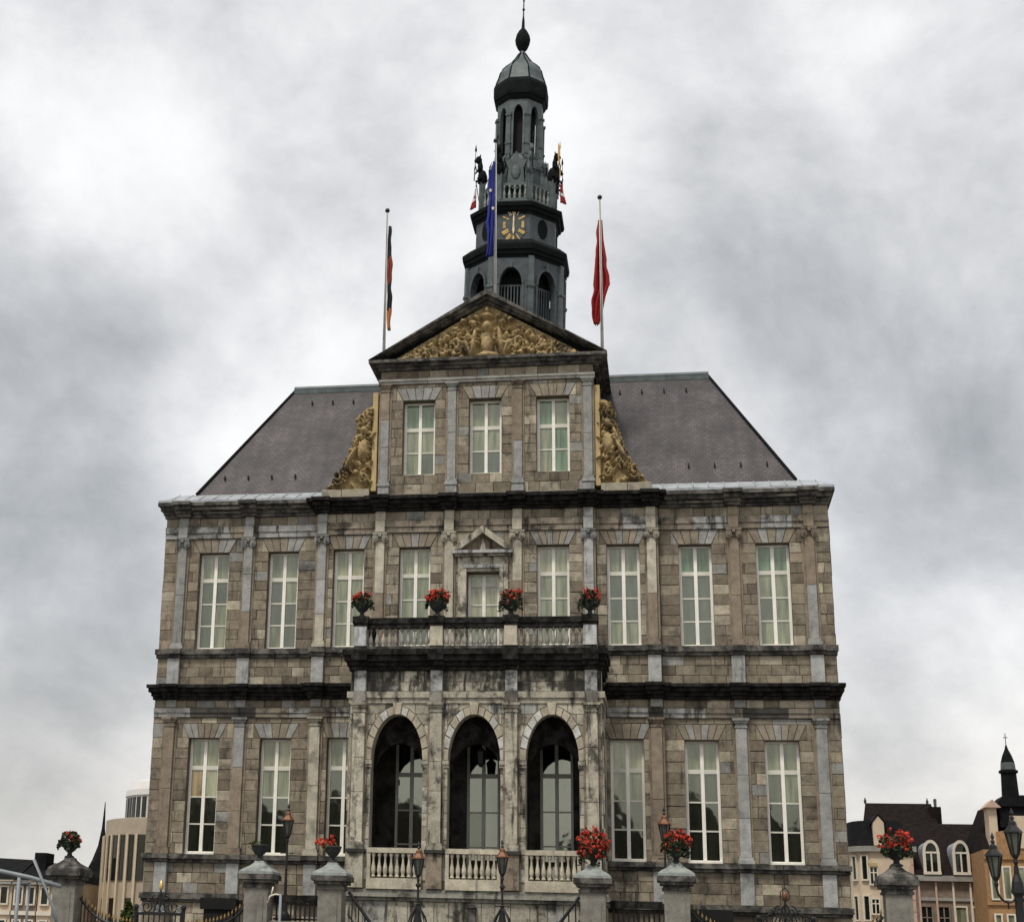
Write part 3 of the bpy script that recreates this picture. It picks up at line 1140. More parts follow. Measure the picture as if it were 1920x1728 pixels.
OUT = [(27.45, 5.2), (27.25, 5.6), (26.9, 5.92), (26.75, 6.0), (26.2, 6.0), (25.9, 6.12), (25.4, 6.25), (24.9, 6.45), (24.5, 6.62), (24.1, 6.85), (23.8, 7.0), (23.55, 7.25), (23.3, 7.4)]
oz = np.array([p[0] for p in OUT][::-1])
ox = np.array([p[1] for p in OUT][::-1])
for s in (-1, 1):
    fe = []
    for k in range(190):
        z = rnd.uniform(23.4, 27.2)
        xm = float(np.interp(z, oz, ox))
        x = rnd.uniform(5.15, xm)
        a = rnd.uniform(0.06, 0.19)
        fe.append(('e', s * x, z, a, a * rnd.uniform(0.3, 0.6), rnd.uniform(0, math.pi), rnd.uniform(0.35, 0.9)))
    fe += [('s', s * 6.75, 23.85, 0.36, 1.7, 0.08, 1.0, s), ('s', s * 5.55, 23.85, 0.28, 1.5, 0.08, 0.9, -s), ('s', s * 5.72, 26.6, 0.22, 1.3, 0.06, 1.0, s),
           ('e', s * 5.62, 25.2, 0.28, 0.55, 0.1 * s, 1.0), ('e', s * 6.2, 24.8, 0.12, 0.75, 0.45 * s, 1.0), ('e', s * 5.95, 25.6, 0.08, 0.5, 0.3 * s, 0.9),
           ('e', s * 5.6, 26.15, 0.2, 0.22, 0, 1.0)]
    noise_edge = [rnd.uniform(-0.1, 0.08) for _ in range(60)]
    ne = np.array(noise_edge)
    zz = np.linspace(23.2, 27.6, 60)
    vm = carving(lambda X, Z: (np.abs(X) > 5.0) & (np.abs(X) < np.interp(Z, oz, ox) + np.interp(Z, zz, ne)), min(s * 4.95, s * 7.55), max(s * 4.95, s * 7.55), 23.3, 27.5,
                 fe, 0.5, 0.042, -0.18)
    # solid body behind the relief
    body = [(s * 5.0, 23.3)] + [(s * (x - 0.05), z) for z, x in OUT[::-1]] + [(s * 5.0, 27.45)]
    vol = MB()
    vol.prism(body, -0.17, 0.45)
    v_ = obj('scroll_carving', vm, M['ochre'], TH, smooth=True)
    obj('scroll_backing', vol, M['ochre'], v_)
    st = MB()
    xa, xb = sorted((s * 4.99 + 0.02, s * 5.24 + 0.02))
    st.chamfer([(xa, 23.2), (xb, 23.2), (xb, 28.0), (xa, 28.0)], -0.34, 0.3, 0.02)
    obj('corner_strip', st, M['ochre_plain'], TH)
    sp = MB()
    xs_ = sorted((s * 5.26, s * 7.5))
    for u, w in split_len(xs_[0], xs_[1], 0.6, 1.2):
        sp.chamfer([(u + .01, 22.81), (w - .01, 22.81), (w - .01, 23.28), (u + .01, 23.28)], -0.5, 0.5, 0.02, vary((0.36, 0.32, 0.24)))
    obj('scroll_plinth', sp, M['block'], TH)

# ------------------------------------------------------------------ windows
_wcache = {}


def cached(key, fn, name, material):
    k = (key, material.name)
    if k not in _wcache:
        _wcache[k] = fn().mesh(name, material)
    return _wcache[k]


def window(x, y, z0, z1, w, trans, rows, blinds=(), frame='white', stile=0.115, mull=0.15, top_rows=1, trail='cream', sill=True, dim=False, rows_kind=None):
    """sash window: frame > mullion, transom, glazing bars, panes.  trans: height fraction of the transom from the top"""
    h = z1 - z0
    key = (round(w, 3), round(h, 3), trans, rows, stile, mull, top_rows, sill)
    fm = M[frame]

    def fr():
        m_ = MB()
        m_.box(-w / 2, -w / 2 + stile, -0.06, 0.1, 0, h)
        m_.box(w / 2 - stile, w / 2, -0.06, 0.1, 0, h)
        m_.box(-w / 2 + stile, w / 2 - stile, -0.055, 0.1, h - 0.09, h)
        m_.box(-w / 2 + stile, w / 2 - stile, -0.055, 0.1, 0, 0.14)
        if sill:
            m_.box(-w / 2 - 0.0, w / 2 + 0.0, -0.16, -0.062, -0.0, 0.10)
        return m_
    root = link('window', cached(key + ('f',), fr, 'window', fm), TH)
    root.location = (x, y, z0)
    zt = h * (1 - trans)
    m1 = link('mullion', cached(key + ('m',), lambda: MB().box(-mull / 2, mull / 2, -0.07, 0.09, 0.14, h - 0.09), 'mullion', fm), root)
    tr = MB()
    hw = w / 2 - stile

    def trf():
        m_ = MB()
        for s in (-1, 1):
            a, b = sorted((s * mull / 2, s * hw))
            m_.box(a, b, -0.05, 0.09, zt - 0.1, zt + 0.08)
        return m_
    link('transom', cached(key + ('t',), trf, 'transom', M[trail] if trail in M else fm), root)
    cells = []
    lows = [(0.14 + (zt - 0.1 - 0.14) * i / rows, 0.14 + (zt - 0.1 - 0.14) * (i + 1) / rows) for i in range(rows)]
    tops = [(zt + 0.08, h - 0.09)]
    for i, (a, b) in enumerate(lows + tops):
        for s in (-1, 1):
            pa, pb = sorted((s * mull / 2, s * hw))
            kind = 'glass'
            if i == len(lows):
                kind = blinds[0] if blinds else 'glass'
            elif blinds and len(blinds) > 1 and i >= len(lows) - (len(blinds) - 1):
                kind = blinds[len(lows) - i]
            if rows_kind:
                rk_ = rows_kind[len(lows) - i] if i < len(lows) else rows_kind[0]
                kind = rk_ if isinstance(rk_, str) else rk_[0 if s < 0 else 1]
            if dim:
                kind = 'glass_dim' if kind == 'glass' else kind
            g_ = M[kind]
            rx = round(rnd.uniform(-0.005, 0.005), 4)

            def pane(pa=pa, pb=pb, a=a, b=b):
                m_ = MB()
                m_.box(pa, pb, 0.0, 0.02, a, b)
                return m_
            p_ = link('pane', cached(key + ('p', i, s), pane, 'pane', g_), root)
            if i < len(lows) - 1:
                def bar(pa=pa, pb=pb, b=b):
                    return MB().box(pa, pb, -0.035, -0.002, b - 0.032, b + 0.032)
                link('glazing_bar', cached(key + ('b', i, s), bar, 'glazing_bar', M['cream'] if frame == 'white' else fm), root)
    return root


B_, C_, S_, G_, N_ = 'glass_blind', 'glass_curtain', 'glass_shade', 'glass', 'glass_green'
# what stands behind the panes, row by row from the top; the warm pane carries a painted reflection
ROWS_UP = {0: (B_, S_, (S_, B_), (S_, B_)), 1: (B_, (S_, B_), S_, (B_, S_)), 2: (C_, B_, B_, B_), 3: (C_, B_, B_, S_), 5: (C_, B_, B_, B_), 6: (B_, S_, S_, B_),
           7: (N_, S_, S_, S_), 8: (N_, B_, (S_, B_), B_)}
ROWS_LO = {0: ((B_, C_), ('glass_warm', C_), G_, G_), 1: (C_, B_, G_, G_), 2: (B_, G_, G_, G_), 6: (C_, B_, S_, G_), 7: (B_, S_, G_, G_), 8: (B_, (S_, B_), G_, G_)}
for i, x in enumerate(WX):
    y = wall_y(x) + 0.44
    if i == 4:
        window(x, y, 15.3, 19.28, 1.42, 0.12, 4, rows_kind=(C_, C_, C_, B_, S_))
    else:
        window(x, y, UP[0], UP[1], WW, 0.27, 3, rows_kind=ROWS_UP[i])
    if i not in (3, 4, 5):
        window(x, y, LO[0], LO[1], WW, 0.25, 3, rows_kind=ROWS_LO[i])
ROWS_AT = [(N_, B_, (B_, S_)), (B_, B_, S_), ((N_, B_), (B_, N_), (B_, N_))]
for k, (a, b, c, d) in enumerate(ATT_WIN):
    window((a + b) / 2, 0.10, c, d, b - a, 0.36, 2, stile=0.12, mull=0.14, rows_kind=ROWS_AT[k])
P_ = 'glass_porch'
ROWS_PO = [(P_, P_, (G_, P_), G_), (P_, P_, (G_, P_), P_), (P_, P_, P_, P_)]
for k, (a, b, c, d) in enumerate(PORCH_WIN):
    window((a + b) / 2, 0.3, c, d, b - a, 0.25, 3, frame='greyframe', trail='greyframe', sill=False, rows_kind=ROWS_PO[k])

# ---- aedicule round the balcony door
ae = MB()
for s in (-1, 1):
    a, b = sorted((s * 0.74, s * 1.12))
    ae.box(a, b, -0.52, -0.405, 15.3, 19.98, vary(BEIGE))
    a, b = sorted((s * 0.74, s * 0.90))
    ae.box(a, b, -0.58, -0.521, 15.3, 19.45, vary(BEIGE))
ae.box(-0.738, 0.738, -0.515, -0.405, 19.32, 19.98, vary(BEIGE))
ae.box(-0.90, 0.90, -0.60, -0.581, 19.46, 19.62, vary(LGREY))
ae.box(-1.25, 1.25, -0.66, -0.405, 19.99, 20.10, vary(BEIGE))
ae.box(-1.36, 1.36, -0.80, -0.405, 20.102, 20.24, vary(LGREY))
for s in (-1, 1):
    ae.prism([(0, 21.36), (0, 21.02), (s * 1.0, 20.30), (s * 1.34, 20.245), (s * 1.36, 20.34)], -0.80, -0.405, vary(BEIGE))
ae.prism([(-0.98, 20.245), (0.98, 20.245), (0, 20.98)], -0.48, -0.406, vary(BROWN))
ae.prism([(-0.14, 20.26), (0.14, 20.26), (0, 20.9)], -0.56, -0.481, vary(BEIGE))
obj('door_surround', ae, M['portico'], TH)

# ------------------------------------------------------------------ portico
PY = -3.3
ARCH = [-3.24, 0.0, 3.22]
HW, ZS, ZT, ZB = 1.09, 10.62, 12.55, 5.78


def arch_curve(cx, n=14, hw=HW, zs=ZS, zt=ZT, grow=0.0):
    return [(cx - (hw + grow) * math.cos(math.pi * k / n), zs + (zt - zs + grow * 1.2) * math.sin(math.pi * k / n)) for k in range(n + 1)]


def arch_wall(mb, x0, x1, z1, cx, y0, y1, tone=None, zb=ZB, hw=HW, zs=ZS, zt=ZT, n=14):
    mb.box(x0, cx - hw, y0, y1, zb, z1, tone)
    mb.box(cx + hw, x1, y0, y1, zb, z1, tone)
    c = arch_curve(cx, n, hw, zs, zt)
    for (xa, za), (xb, zb_) in zip(c, c[1:]):
        mb.add([(xa, y0, za), (xb, y0, zb_), (xb, y0, z1), (xa, y0, z1), (xa, y1, za), (xb, y1, zb_), (xb, y1, z1), (xa, y1, z1)],
               [(0, 1, 2, 3), (7, 6, 5, 4), (0, 4, 5, 1), (3, 2, 6, 7)], tone)


pb = MB()
edges = [-5.28, -1.60, 1.58, 5.26]
for i, cx in enumerate(ARCH):
    arch_wall(pb, edges[i], edges[i + 1], 13.0, cx, PY + 0.04, PY + 0.62)
for s in (-1, 1):
    a, b = sorted((s * 5.27, s * 5.0))
    pb.box(a, b, PY + 0.63, -0.25, 0, 13.0)
pb.box(-5.28, 5.26, PY + 0.04, PY + 0.62, 13.0, 15.0)
pb.box(-5.28, 5.26, PY + 0.04, -0.26, 0, 5.40)
pb.box(-5.28, 5.26, PY + 0.04, PY + 0.62, 5.40, 5.78)
portico = obj('portico', pb, M['porchwall'], TH)
pi_ = MB()
pi_.box(-5.2, 5.2, PY + 0.63, -0.26, 13.02, 15.0)       # ceiling slab
pi_.box(-4.71, 4.71, PY + 0.63, -0.26, 5.41, 5.76)
for s in (-1, 1):
    a, b = sorted((s * 4.99, s * 4.72))
    pi_.box(a, b, PY + 0.64, -0.25, 5.4, 13.0)
ia_ = MB()  # added lower arches, shaped for the reflections in the arcade windows
for i, cx in enumerate(ARCH):
    arch_wall(ia_, max(edges[i], -4.7) + 0.002, min(edges[i + 1], 4.7) - 0.002, 13.01, cx, PY + 0.9, PY + 1.2, zb=5.765, hw=1.06, zs=10.0, zt=11.45)
obj('reflection_arches', ia_, M['soot'], portico)  # black on these added arches stands in for the shade inside the arcade
_b = BACK
BACK = MB()
backing(-5.0, 5.0, 0, 13.2, 0.0, PORCH_WIN)
pi_.join(BACK)
BACK = _b
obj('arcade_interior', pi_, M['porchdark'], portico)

# floor-to-spring stones of the arcade piers, the spandrels and the frieze
PST = []


def pstone(x0, x1, z0, z1, pal=pal_porch, y=PY, clip=None):
    j = 0.012
    poly = [(x0 + j, z0 + j), (x1 - j, z0 + j), (x1 - j, z1 - j), (x0 + j, z1 - j)]
    if clip:
        poly = clip(poly, j)
    if poly:
        PST.append((poly, y - rnd.uniform(0, .012), y + 0.06, pal()))


for i, cx in enumerate(ARCH):
    for (a, b) in ((edges[i], cx - HW), (cx + HW, edges[i + 1])):
        n = 9
        for k in range(n):
            za, zb = ZB + (ZS - ZB) * k / n, ZB + (ZS - ZB) * (k + 1) / n
            pstone(a, b, za, zb)
    # voussoir ring
    nv = 13
    for k in range(nv):
        t0, t1 = math.pi * k / nv + 0.012, math.pi * (k + 1) / nv - 0.012
        rise = ZT - ZS
        key = k == nv // 2
        g_ = 0.40 if key else 0.27

        def pt(t, g):
            return (cx - (HW + g) * math.cos(t), ZS + (rise + g * 1.25) * math.sin(t))
        poly = [pt(t0, 0.0), pt(t1, 0.0), pt(t1, g_), pt(t0, g_)]
        tone = vary((0.50, 0.49, 0.44) if rnd.random() < 0.5 else (0.42, 0.37, 0.28), .12)
        if key:
            poly = [(cx - 0.13, ZT - 0.03), (cx + 0.13, ZT - 0.03), (cx + 0.19, 13.0), (cx - 0.19, 13.0)]
        VOUS.append((poly, PY - (0.12 if key else 0.045), PY + 0.05, tone))
    # spandrel stones, cut to the arch
    def ztop(x, g=0.285):
        u = (x - cx) / (HW + g)
        return ZS + (ZT - ZS + g * 1.25) * math.sqrt(max(0, 1 - u * u)) if abs(u) < 1 else ZS
    rows = [ZS, 11.1, 11.6, 12.1, 12.55, 13.0]
    for za, zb in zip(rows, rows[1:]):
        for (a, b) in ((edges[i], cx), (cx, edges[i + 1])):
            for u, w in split_len(a, b, 0.42, 0.8):
                # sample the part of the stone that is outside the ring
                us = [u + 0.012 + (w - u - 0.024) * k / 5 for k in range(6)]
                low = [max(za + 0.012, ztop(x) + 0.012) for x in us]
                pts = [(x, l) for x, l in zip(us, low) if l < zb - 0.04]
                if len(pts) < 2:
                    continue
                xs = [p[0] for p in pts]
                poly = pts + [(xs[-1], zb - 0.012), (xs[0], zb - 0.012)]
                PST.append((poly, PY - rnd.uniform(0, .01), PY + 0.06, pal_porch()))
for za, zb in ((13.5, 13.9), (13.9, 14.38)):
    for u, w in split_len(-5.28, 5.26, 0.7, 1.3):
        pstone(u, w, za, zb, pal_frieze)
FRIEZE_Z = 13.49
for u, w in split_len(-5.28, 5.26, 0.45, 1.1):
    pstone(u, w, 3.2, 4.98)
# right and left flank stones
for s in (-1, 1):
    xe = 5.27 if s > 0 else -5.29
    fl = MB()
    z = 5.8
    while z < 13.0:
        zz = min(z + 0.55, 13.0)
        a, b = sorted((xe, xe + s * 0.03))
        for (ya, yb) in ((PY + 0.05, PY + 0.9), (PY + 0.92, PY + 1.9), (PY + 1.92, -0.27)):
            fl.box(a, b, ya, yb, z + 0.012, zz - 0.012, pal_porch())
        z = zz
    obj('flank_stones', fl, M['portico'], portico, kind='stuff')

# mouldings of the portico
pm = MB()
for z0, z1, p in ((13.0, 13.22, 0.06), (13.22, 13.48, 0.13)):
    pm.box(-5.28 - p, 5.26 + p, PY - p, -0.255, z0, z1, (0.40, 0.37, 0.29))
for x in (-4.85, -1.59, 1.55, 4.84):
    pm.box(x - 0.27, x + 0.27, PY - 0.30, PY - 0.131, 13.004, 13.476, vary((0.22, 0.21, 0.18), .3))
obj('portico_architrave', pm, M['portico'], portico)
pcn = MB()
for z0, z1, p in ((14.38, 14.55, 0.14), (14.55, 14.74, 0.28), (14.74, 14.98, 0.46), (14.98, 15.22, 0.58)):
    pcn.box(-5.28 - p * 0.5, 5.26 + p * 0.5, PY - p, -0.255 if p < 0.3 else -0.66, z0, z1)
for x in (-4.85, -1.59, 1.55, 4.84):
    for z0, z1, p in ((14.384, 14.546, 0.14), (14.554, 14.736, 0.28), (14.744, 14.976, 0.48)):
        pcn.box(x - 0.33, x + 0.33, PY - p - 0.16, PY - p - 0.001, z0, z1)
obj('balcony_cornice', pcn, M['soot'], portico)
pbs = MB()
for z0, z1, p in ((4.98, 5.12, 0.10), (5.12, 5.26, 0.22), (5.26, 5.42, 0.16)):
    pbs.box(-5.28 - p, 5.26 + p, PY - p, -0.27, z0, z1, vary((0.26, 0.25, 0.21), .2))
obj('portico_base_course', pbs, M['portico'], portico)
for x, tn in ((-4.85, LGREY), (-1.59, BEIGE), (1.55, BEIGE), (4.84, LGREY)):
    # frieze blocks
    m_ = MB()
    m_.chamfer([(x - .25, 13.49), (x + .25, 13.49), (x + .25, 14.37), (x - .25, 14.37)], PY - 0.2, PY - 0.01, 0.015, vary(LGREY, .15))
    obj('frieze_block', m_, M['portico'], portico)
    pp = pilaster(x, PY, 7.0, 13.0, 0.50, 0.22, 'tuscan', (vary(BEIGE, .15), vary(BEIGE, .12), vary(BEIGE)), 'portico')
    m_ = MB()
    m_.chamfer([(x - .33, 5.45), (x + .33, 5.45), (x + .33, 6.86), (x - .33, 6.86)], PY - 0.26, PY - 0.01, 0.02, vary(BEIGE if abs(x) > 3 else BROWN))
    m_.box(x - .40, x + .40, PY - 0.34, PY - 0.02, 6.865, 6.995, (0.05, 0.05, 0.045))
    obj('pedestal_block', m_, M['portico'], portico)
# imposts
for i, cx in enumerate(ARCH):
    for s in (-1, 1):
        xe = cx + s * HW
        a, b = sorted((xe - s * 0.04, xe + s * 0.24))
        im = MB()
        im.box(a, b, PY - 0.10, PY - 0.005, ZS - 0.16, ZS, vary((0.40, 0.37, 0.29)))
        im.box(a, b, PY - 0.06, PY - 0.006, ZS - 0.28, ZS - 0.162, vary((0.36, 0.33, 0.26)))
        obj('impost', im, M['portico'], portico)


# ---- balusters
def baluster_mesh(h, r, material, tone):
    prof = [(0.9, 0.0), (0.9, 0.06), (0.5, 0.08), (0.75, 0.14), (1.0, 0.28), (0.85, 0.42), (0.45, 0.62), (0.40, 0.80), (0.65, 0.86), (0.8, 0.90), (0.85, 0.93), (0.85, 1.0)]
    m_ = MB()
    m_.lathe([(a * r, b * h) for a, b in prof], 8, tone=tone)
    return m_.mesh('baluster', material, True)


ub = MB()
ub.box(-5.1, 5.1, PY - 0.42, PY + 0.0, 15.225, 15.36)
for s in (-1, 1):
    a, b = sorted((s * 4.7, s * 5.1))
    ub.box(a, b, PY + 0.001, -0.66, 15.225, 15.36)
rail_parts = obj('balcony_balustrade', ub, M['soot2'], portico)
rl = MB()
BX = [-4.85, -1.59, 1.55, 4.84]
for a, b in zip(BX, BX[1:]):
    rl.box(a + 0.29, b - 0.29, PY - 0.40, PY - 0.02, 16.34, 16.58)
    rl.box(a + 0.29, b - 0.29, PY - 0.35, PY - 0.06, 16.14, 16.338)
for x in (-4.85, 4.84):
    rl.box(x - 0.16, x + 0.16, PY + 0.14, -0.45, 16.14, 16.58)
obj('balcony_handrail', rl, M['soot'], portico)
bm1 = [baluster_mesh(0.78, 0.10, M['block'], c) for c in ((0.30, 0.29, 0.25), (0.40, 0.38, 0.32), (0.24, 0.22, 0.19))]
for a, b in zip(BX, BX[1:]):
    n = 10
    for k in range(n):
        o = link('baluster', bm1[rnd.randrange(3)], rail_parts)
        o.location = (a + 0.29 + (b - a - 0.58) * (k + 0.5) / n, PY - 0.21, 15.36)
for x in (-4.85, 4.84):
    for k in range(8):
        o = link('baluster', bm1[rnd.randrange(3)], rail_parts)
        o.location = (x, PY + 0.3 + 2.4 * k / 8, 15.36)
for x, t in zip(BX, ((0.46, 0.46, 0.45), (0.50, 0.46, 0.35), (0.52, 0.46, 0.36), (0.46, 0.46, 0.45))):
    m_ = MB()
    m_.chamfer([(x - .27, 15.365), (x + .27, 15.365), (x + .27, 16.23), (x - .27, 16.23)], PY - 0.46, PY + 0.1, 0.02, t)
    m_.box(x - .285, x + .285, PY - 0.48, PY + 0.11, 15.366, 15.45, t)
    pd = obj('balcony_pedestal', m_, M['block'], portico)
    m_ = MB()
    m_.box(x - .34, x + .34, PY - 0.53, PY + 0.16, 16.34, 16.64)
    m_.box(x - .30, x + .30, PY - 0.49, PY + 0.13, 16.232, 16.339)
    obj('pedestal_cap', m_, M['soot'], pd)
# arcade balustrades between the piers
bm2 = baluster_mesh(0.95, 0.10, M['block'], (0.50, 0.45, 0.34))
for cx in ARCH:
    m_ = MB()
    t = vary((0.50, 0.45, 0.34), .06)
    m_.box(cx - 1.12, cx + 1.12, PY - 0.20, PY + 0.03, 6.86, 7.06, t)
    m_.box(cx - 1.12, cx + 1.12, PY - 0.22, PY + 0.03, 5.43, 5.86, t)
    m_.box(cx - 1.12, cx - 0.98, PY - 0.18, PY + 0.03, 5.861, 6.859, t)
    m_.box(cx + 0.98, cx + 1.12, PY - 0.18, PY + 0.03, 5.861, 6.859, t)
    bb = obj('arcade_balustrade', m_, M['block'], portico)
    for k in range(8):
        o = link('baluster', bm2, bb)
        o.location = (cx - 0.98 + 1.96 * (k + 0.5) / 8, PY - 0.08, 5.90)
# lantern box on the portico base
m_ = MB()
m_.box(-0.22, 0.14, PY - 0.3, PY - 0.02, 4.2, 4.75)
m_.prism([(-0.26, 4.75), (0.18, 4.75), (0.06, 4.88), (-0.14, 4.88)], PY - 0.33, PY - 0.02)
obj('wall_lantern', m_, M['soot2'], portico)
# hanging lamp inside the arcade
m_ = MB()
m_.tube([(0.1, PY + 1.6, 13.0), (0.1, PY + 1.6, 11.3)], 0.02, 5)
m_.lathe([(0.05, 11.4), (0.22, 11.2), (0.17, 10.7), (0.05, 10.55)], 6, (0.1, PY + 1.6, 0))
obj('hanging_lamp', m_, M['iron'], portico)

# ---- put the stones down: the 300 largest one by one, the rest as one part
STONES.sort(key=lambda s: -s[0])
for s in STONES[:300]:
    m_ = MB()
    m_.chamfer(s[1], s[2], s[3], 0.016, s[4])
    obj('stone', m_, M[s[5]], wall)
rest = MB()
for s in STONES[300:]:
    rest.chamfer(s[1], s[2], s[3], 0.016, s[4])
obj('small_stone', rest, M['stone'], wall, kind='stuff')
for poly, y0, y1, t in PST:
    m_ = MB()
    m_.chamfer(poly, y0, y1, 0.014, t)
    obj('stone', m_, M['frieze' if poly[0][1] > FRIEZE_Z else 'portico'], portico)
for poly, y0, y1, t in VOUS:
    m_ = MB()
    m_.chamfer(poly, y0, y1, 0.012, t)
    obj('voussoir', m_, M['block'], portico if y0 < -2 else wall)

# coursed stone of the two flanks
for sgn in (-1, 1):
    fm_ = MB()
    for za, zb in ((0.1, 4.8), (5.25, 6.5), (6.9, 13.6), (14.3, 15.5), (16.0, 22.1)):
        n = max(1, round((zb - za) / 0.5))
        for i in range(n):
            a, b = za + (zb - za) * i / n, za + (zb - za) * (i + 1) / n
            for u, w in split_len(0.06, 29.9, 0.7, 1.4):
                xs = sorted((sgn * 15.0, sgn * (15.0 + rnd.uniform(0.012, 0.035))))
                fm_.box(xs[0], xs[1], u + .008, w - .008, a + .008, b - .008, pal_main())
    obj('flank_stone', fm_, M['stone'], wall, kind='stuff')

# basement openings with dark hoods
for xa, xb in ((-12.2, -10.6), (8.35, 10.3)):
    m_ = MB()
    m_.box(xa, xb, -0.5, -0.27, 4.55, 5.02)
    m_.box(xa + 0.15, xb - 0.15, -0.4, -0.06, 2.5, 4.55)
    obj('basement_hood', m_, M['dark'], TH)

# ------------------------------------------------------------------ tower
TW = empty('tower', (0.03, 15.0, 41.0), parent=TH)
TW.rotation_euler = (0, R(1.55), 0)
C8 = 1 / math.cos(math.pi / 8)
A0 = math.pi / 8
Z0 = -41.0        # tower parts are written in building heights and lowered to the pivot


def oct_(mb, prof, tone=None):
    return mb.lathe([(r * C8, z + Z0) for r, z in prof], 8, (0, 0, 0), A0, tone)


def face_m(k):
    return Matrix.Rotation(k * math.pi / 4, 4, 'Z')


# belfry with an arch in each face
ap = 2.68
hs = ap * math.tan(math.pi / 8)
bf = MB()
for k in range(8):
    f = MB()
    arch_wall(f, -hs + 0.02, hs - 0.02, 40.45, 0.0, -ap, -ap + 0.35, zb=30.0, hw=0.62, zs=38.75, zt=39.75, n=10)
    f.v = [(x, y, z + Z0) for x, y, z in f.v]
    bf.join(f.moved(face_m(k)))
belfry = obj('belfry', bf, M['towerslate'], TW)
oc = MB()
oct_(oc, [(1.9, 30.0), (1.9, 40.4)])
obj('belfry_core', oc, M['dark'], belfry)  # black solid core stands in for the shade inside the hollow belfry
lv = MB()
for k in range(7):
    x = -0.54 + 1.08 * k / 6
    lv.box(x - 0.035, x + 0.035, -ap + 0.36, -ap + 0.5, 34.0 + Z0, 38.75 + Z0)
lv.box(-0.62, 0.62, -ap + 0.37, -ap + 0.49, 38.75 + Z0, 38.85 + Z0)
lme = lv.mesh('louvre', M['towerslate'])
rg_ = MB()
c_in = arch_curve(0, 12, 0.62, 38.75, 39.75)
c_out = arch_curve(0, 12, 0.62, 38.75, 39.75, 0.13)
for (p, q, p2, q2) in zip(c_in, c_in[1:], c_out, c_out[1:]):
    rg_.prism([p, q, q2, p2], -ap - 0.09, -ap - 0.003)
for s in (-1, 1):
    a, b = sorted((s * 0.62, s * 0.75))
    rg_.box(a, b, -ap - 0.06, -ap - 0.004, 30, 38.74)
rg_.box(-0.09, 0.09, -ap - 0.16, -ap - 0.09, 39.7, 40.15)
rg_.v = [(x, y, z + Z0) for x, y, z in rg_.v]
rme2 = rg_.mesh('arch_moulding', M['towerslate'])
pm_ = MB()
pm_.box(-0.17, 0.17, -0.12, 0.05, 30 + Z0, 38.55 + Z0)
pm_.box(-0.22, 0.22, -0.18, 0.05, 38.551 + Z0, 38.72 + Z0)
pm_.box(-0.16, 0.16, -0.13, 0.05, 38.721 + Z0, 40.4 + Z0)
pme = pm_.mesh('corner_pilaster', M['towerlead'])
for k in range(8):
    for nm, me in (('louvre', lme), ('arch_moulding', rme2)):
        o = link(nm, me, belfry)
        o.rotation_euler = (0, 0, k * math.pi / 4)
    o = link('corner_pilaster', pme, belfry)
    a = (k + 0.5) * math.pi / 4
    o.rotation_euler = (0, 0, a)
    o.location = (math.sin(a) * ap * C8 * 0.985, -math.cos(a) * ap * C8 * 0.985, 0)
cn = MB()
oct_(cn, [(2.70, 40.35), (2.74, 40.52), (2.82, 40.54), (2.84, 40.74), (2.93, 40.78), (2.97, 41.02), (2.97, 41.12), (2.55, 41.52)])
obj('belfry_cornice', cn, M['towerdark'], TW)
cs = MB()
oct_(cs, [(2.32, 41.45), (2.36, 41.6), (2.26, 41.62), (2.26, 43.5)])
clock_stage = obj('clock_stage', cs, M['towerslate'], TW)
cn = MB()
oct_(cn, [(2.30, 43.2), (2.34, 43.36), (2.44, 43.38), (2.48, 43.56), (2.60, 43.6), (2.64, 43.78), (2.62, 43.84), (2.15, 44.1)])
obj('clock_cornice', cn, M['towerdark'], TW)
# round windows / dials on the other faces
dm = MB()
dm.prism([(0.34 * math.cos(a * math.pi / 8), 42.5 + 0.6 * math.sin(a * math.pi / 8)) for a in range(16)], -2.30, -2.262)
dm.v = [(x, y, z + Z0) for x, y, z in dm.v]
dme = dm.mesh('oval_window', M['towerdark'])
for k in (1, 2, 3, 4, 5, 6, 7):
    o = link('oval_window', dme, clock_stage)
    o.rotation_euler = (0, 0, k * math.pi / 4)
# clock on the front face
CXk, CZk = 0.03, 42.52
RXk, RZk = 0.52, 0.86
ROMAN = ['XII', 'I', 'II', 'III', 'IIII', 'V', 'VI', 'VII', 'VIII', 'IX', 'X', 'XI']
dial = MB()
dial.prism([(CXk + 0.68 * math.cos(a * math.pi / 12), CZk + 1.08 * math.sin(a * math.pi / 12)) for a in range(24)], -2.30, -2.262)
dial.v = [(x, y, z + Z0) for x, y, z in dial.v]
clock = obj('clock_dial', dial, M['towerslate'], TW)


def stroke(mb, p, q, w, y0, y1):
    d = Vector((q[0] - p[0], q[1] - p[1]))
    n = Vector((-d.y, d.x)).normalized() * (w / 2)
    mb.prism([(p[0] + n.x, p[1] + n.y), (p[0] - n.x, p[1] - n.y), (q[0] - n.x, q[1] - n.y), (q[0] + n.x, q[1] + n.y)], y0, y1)


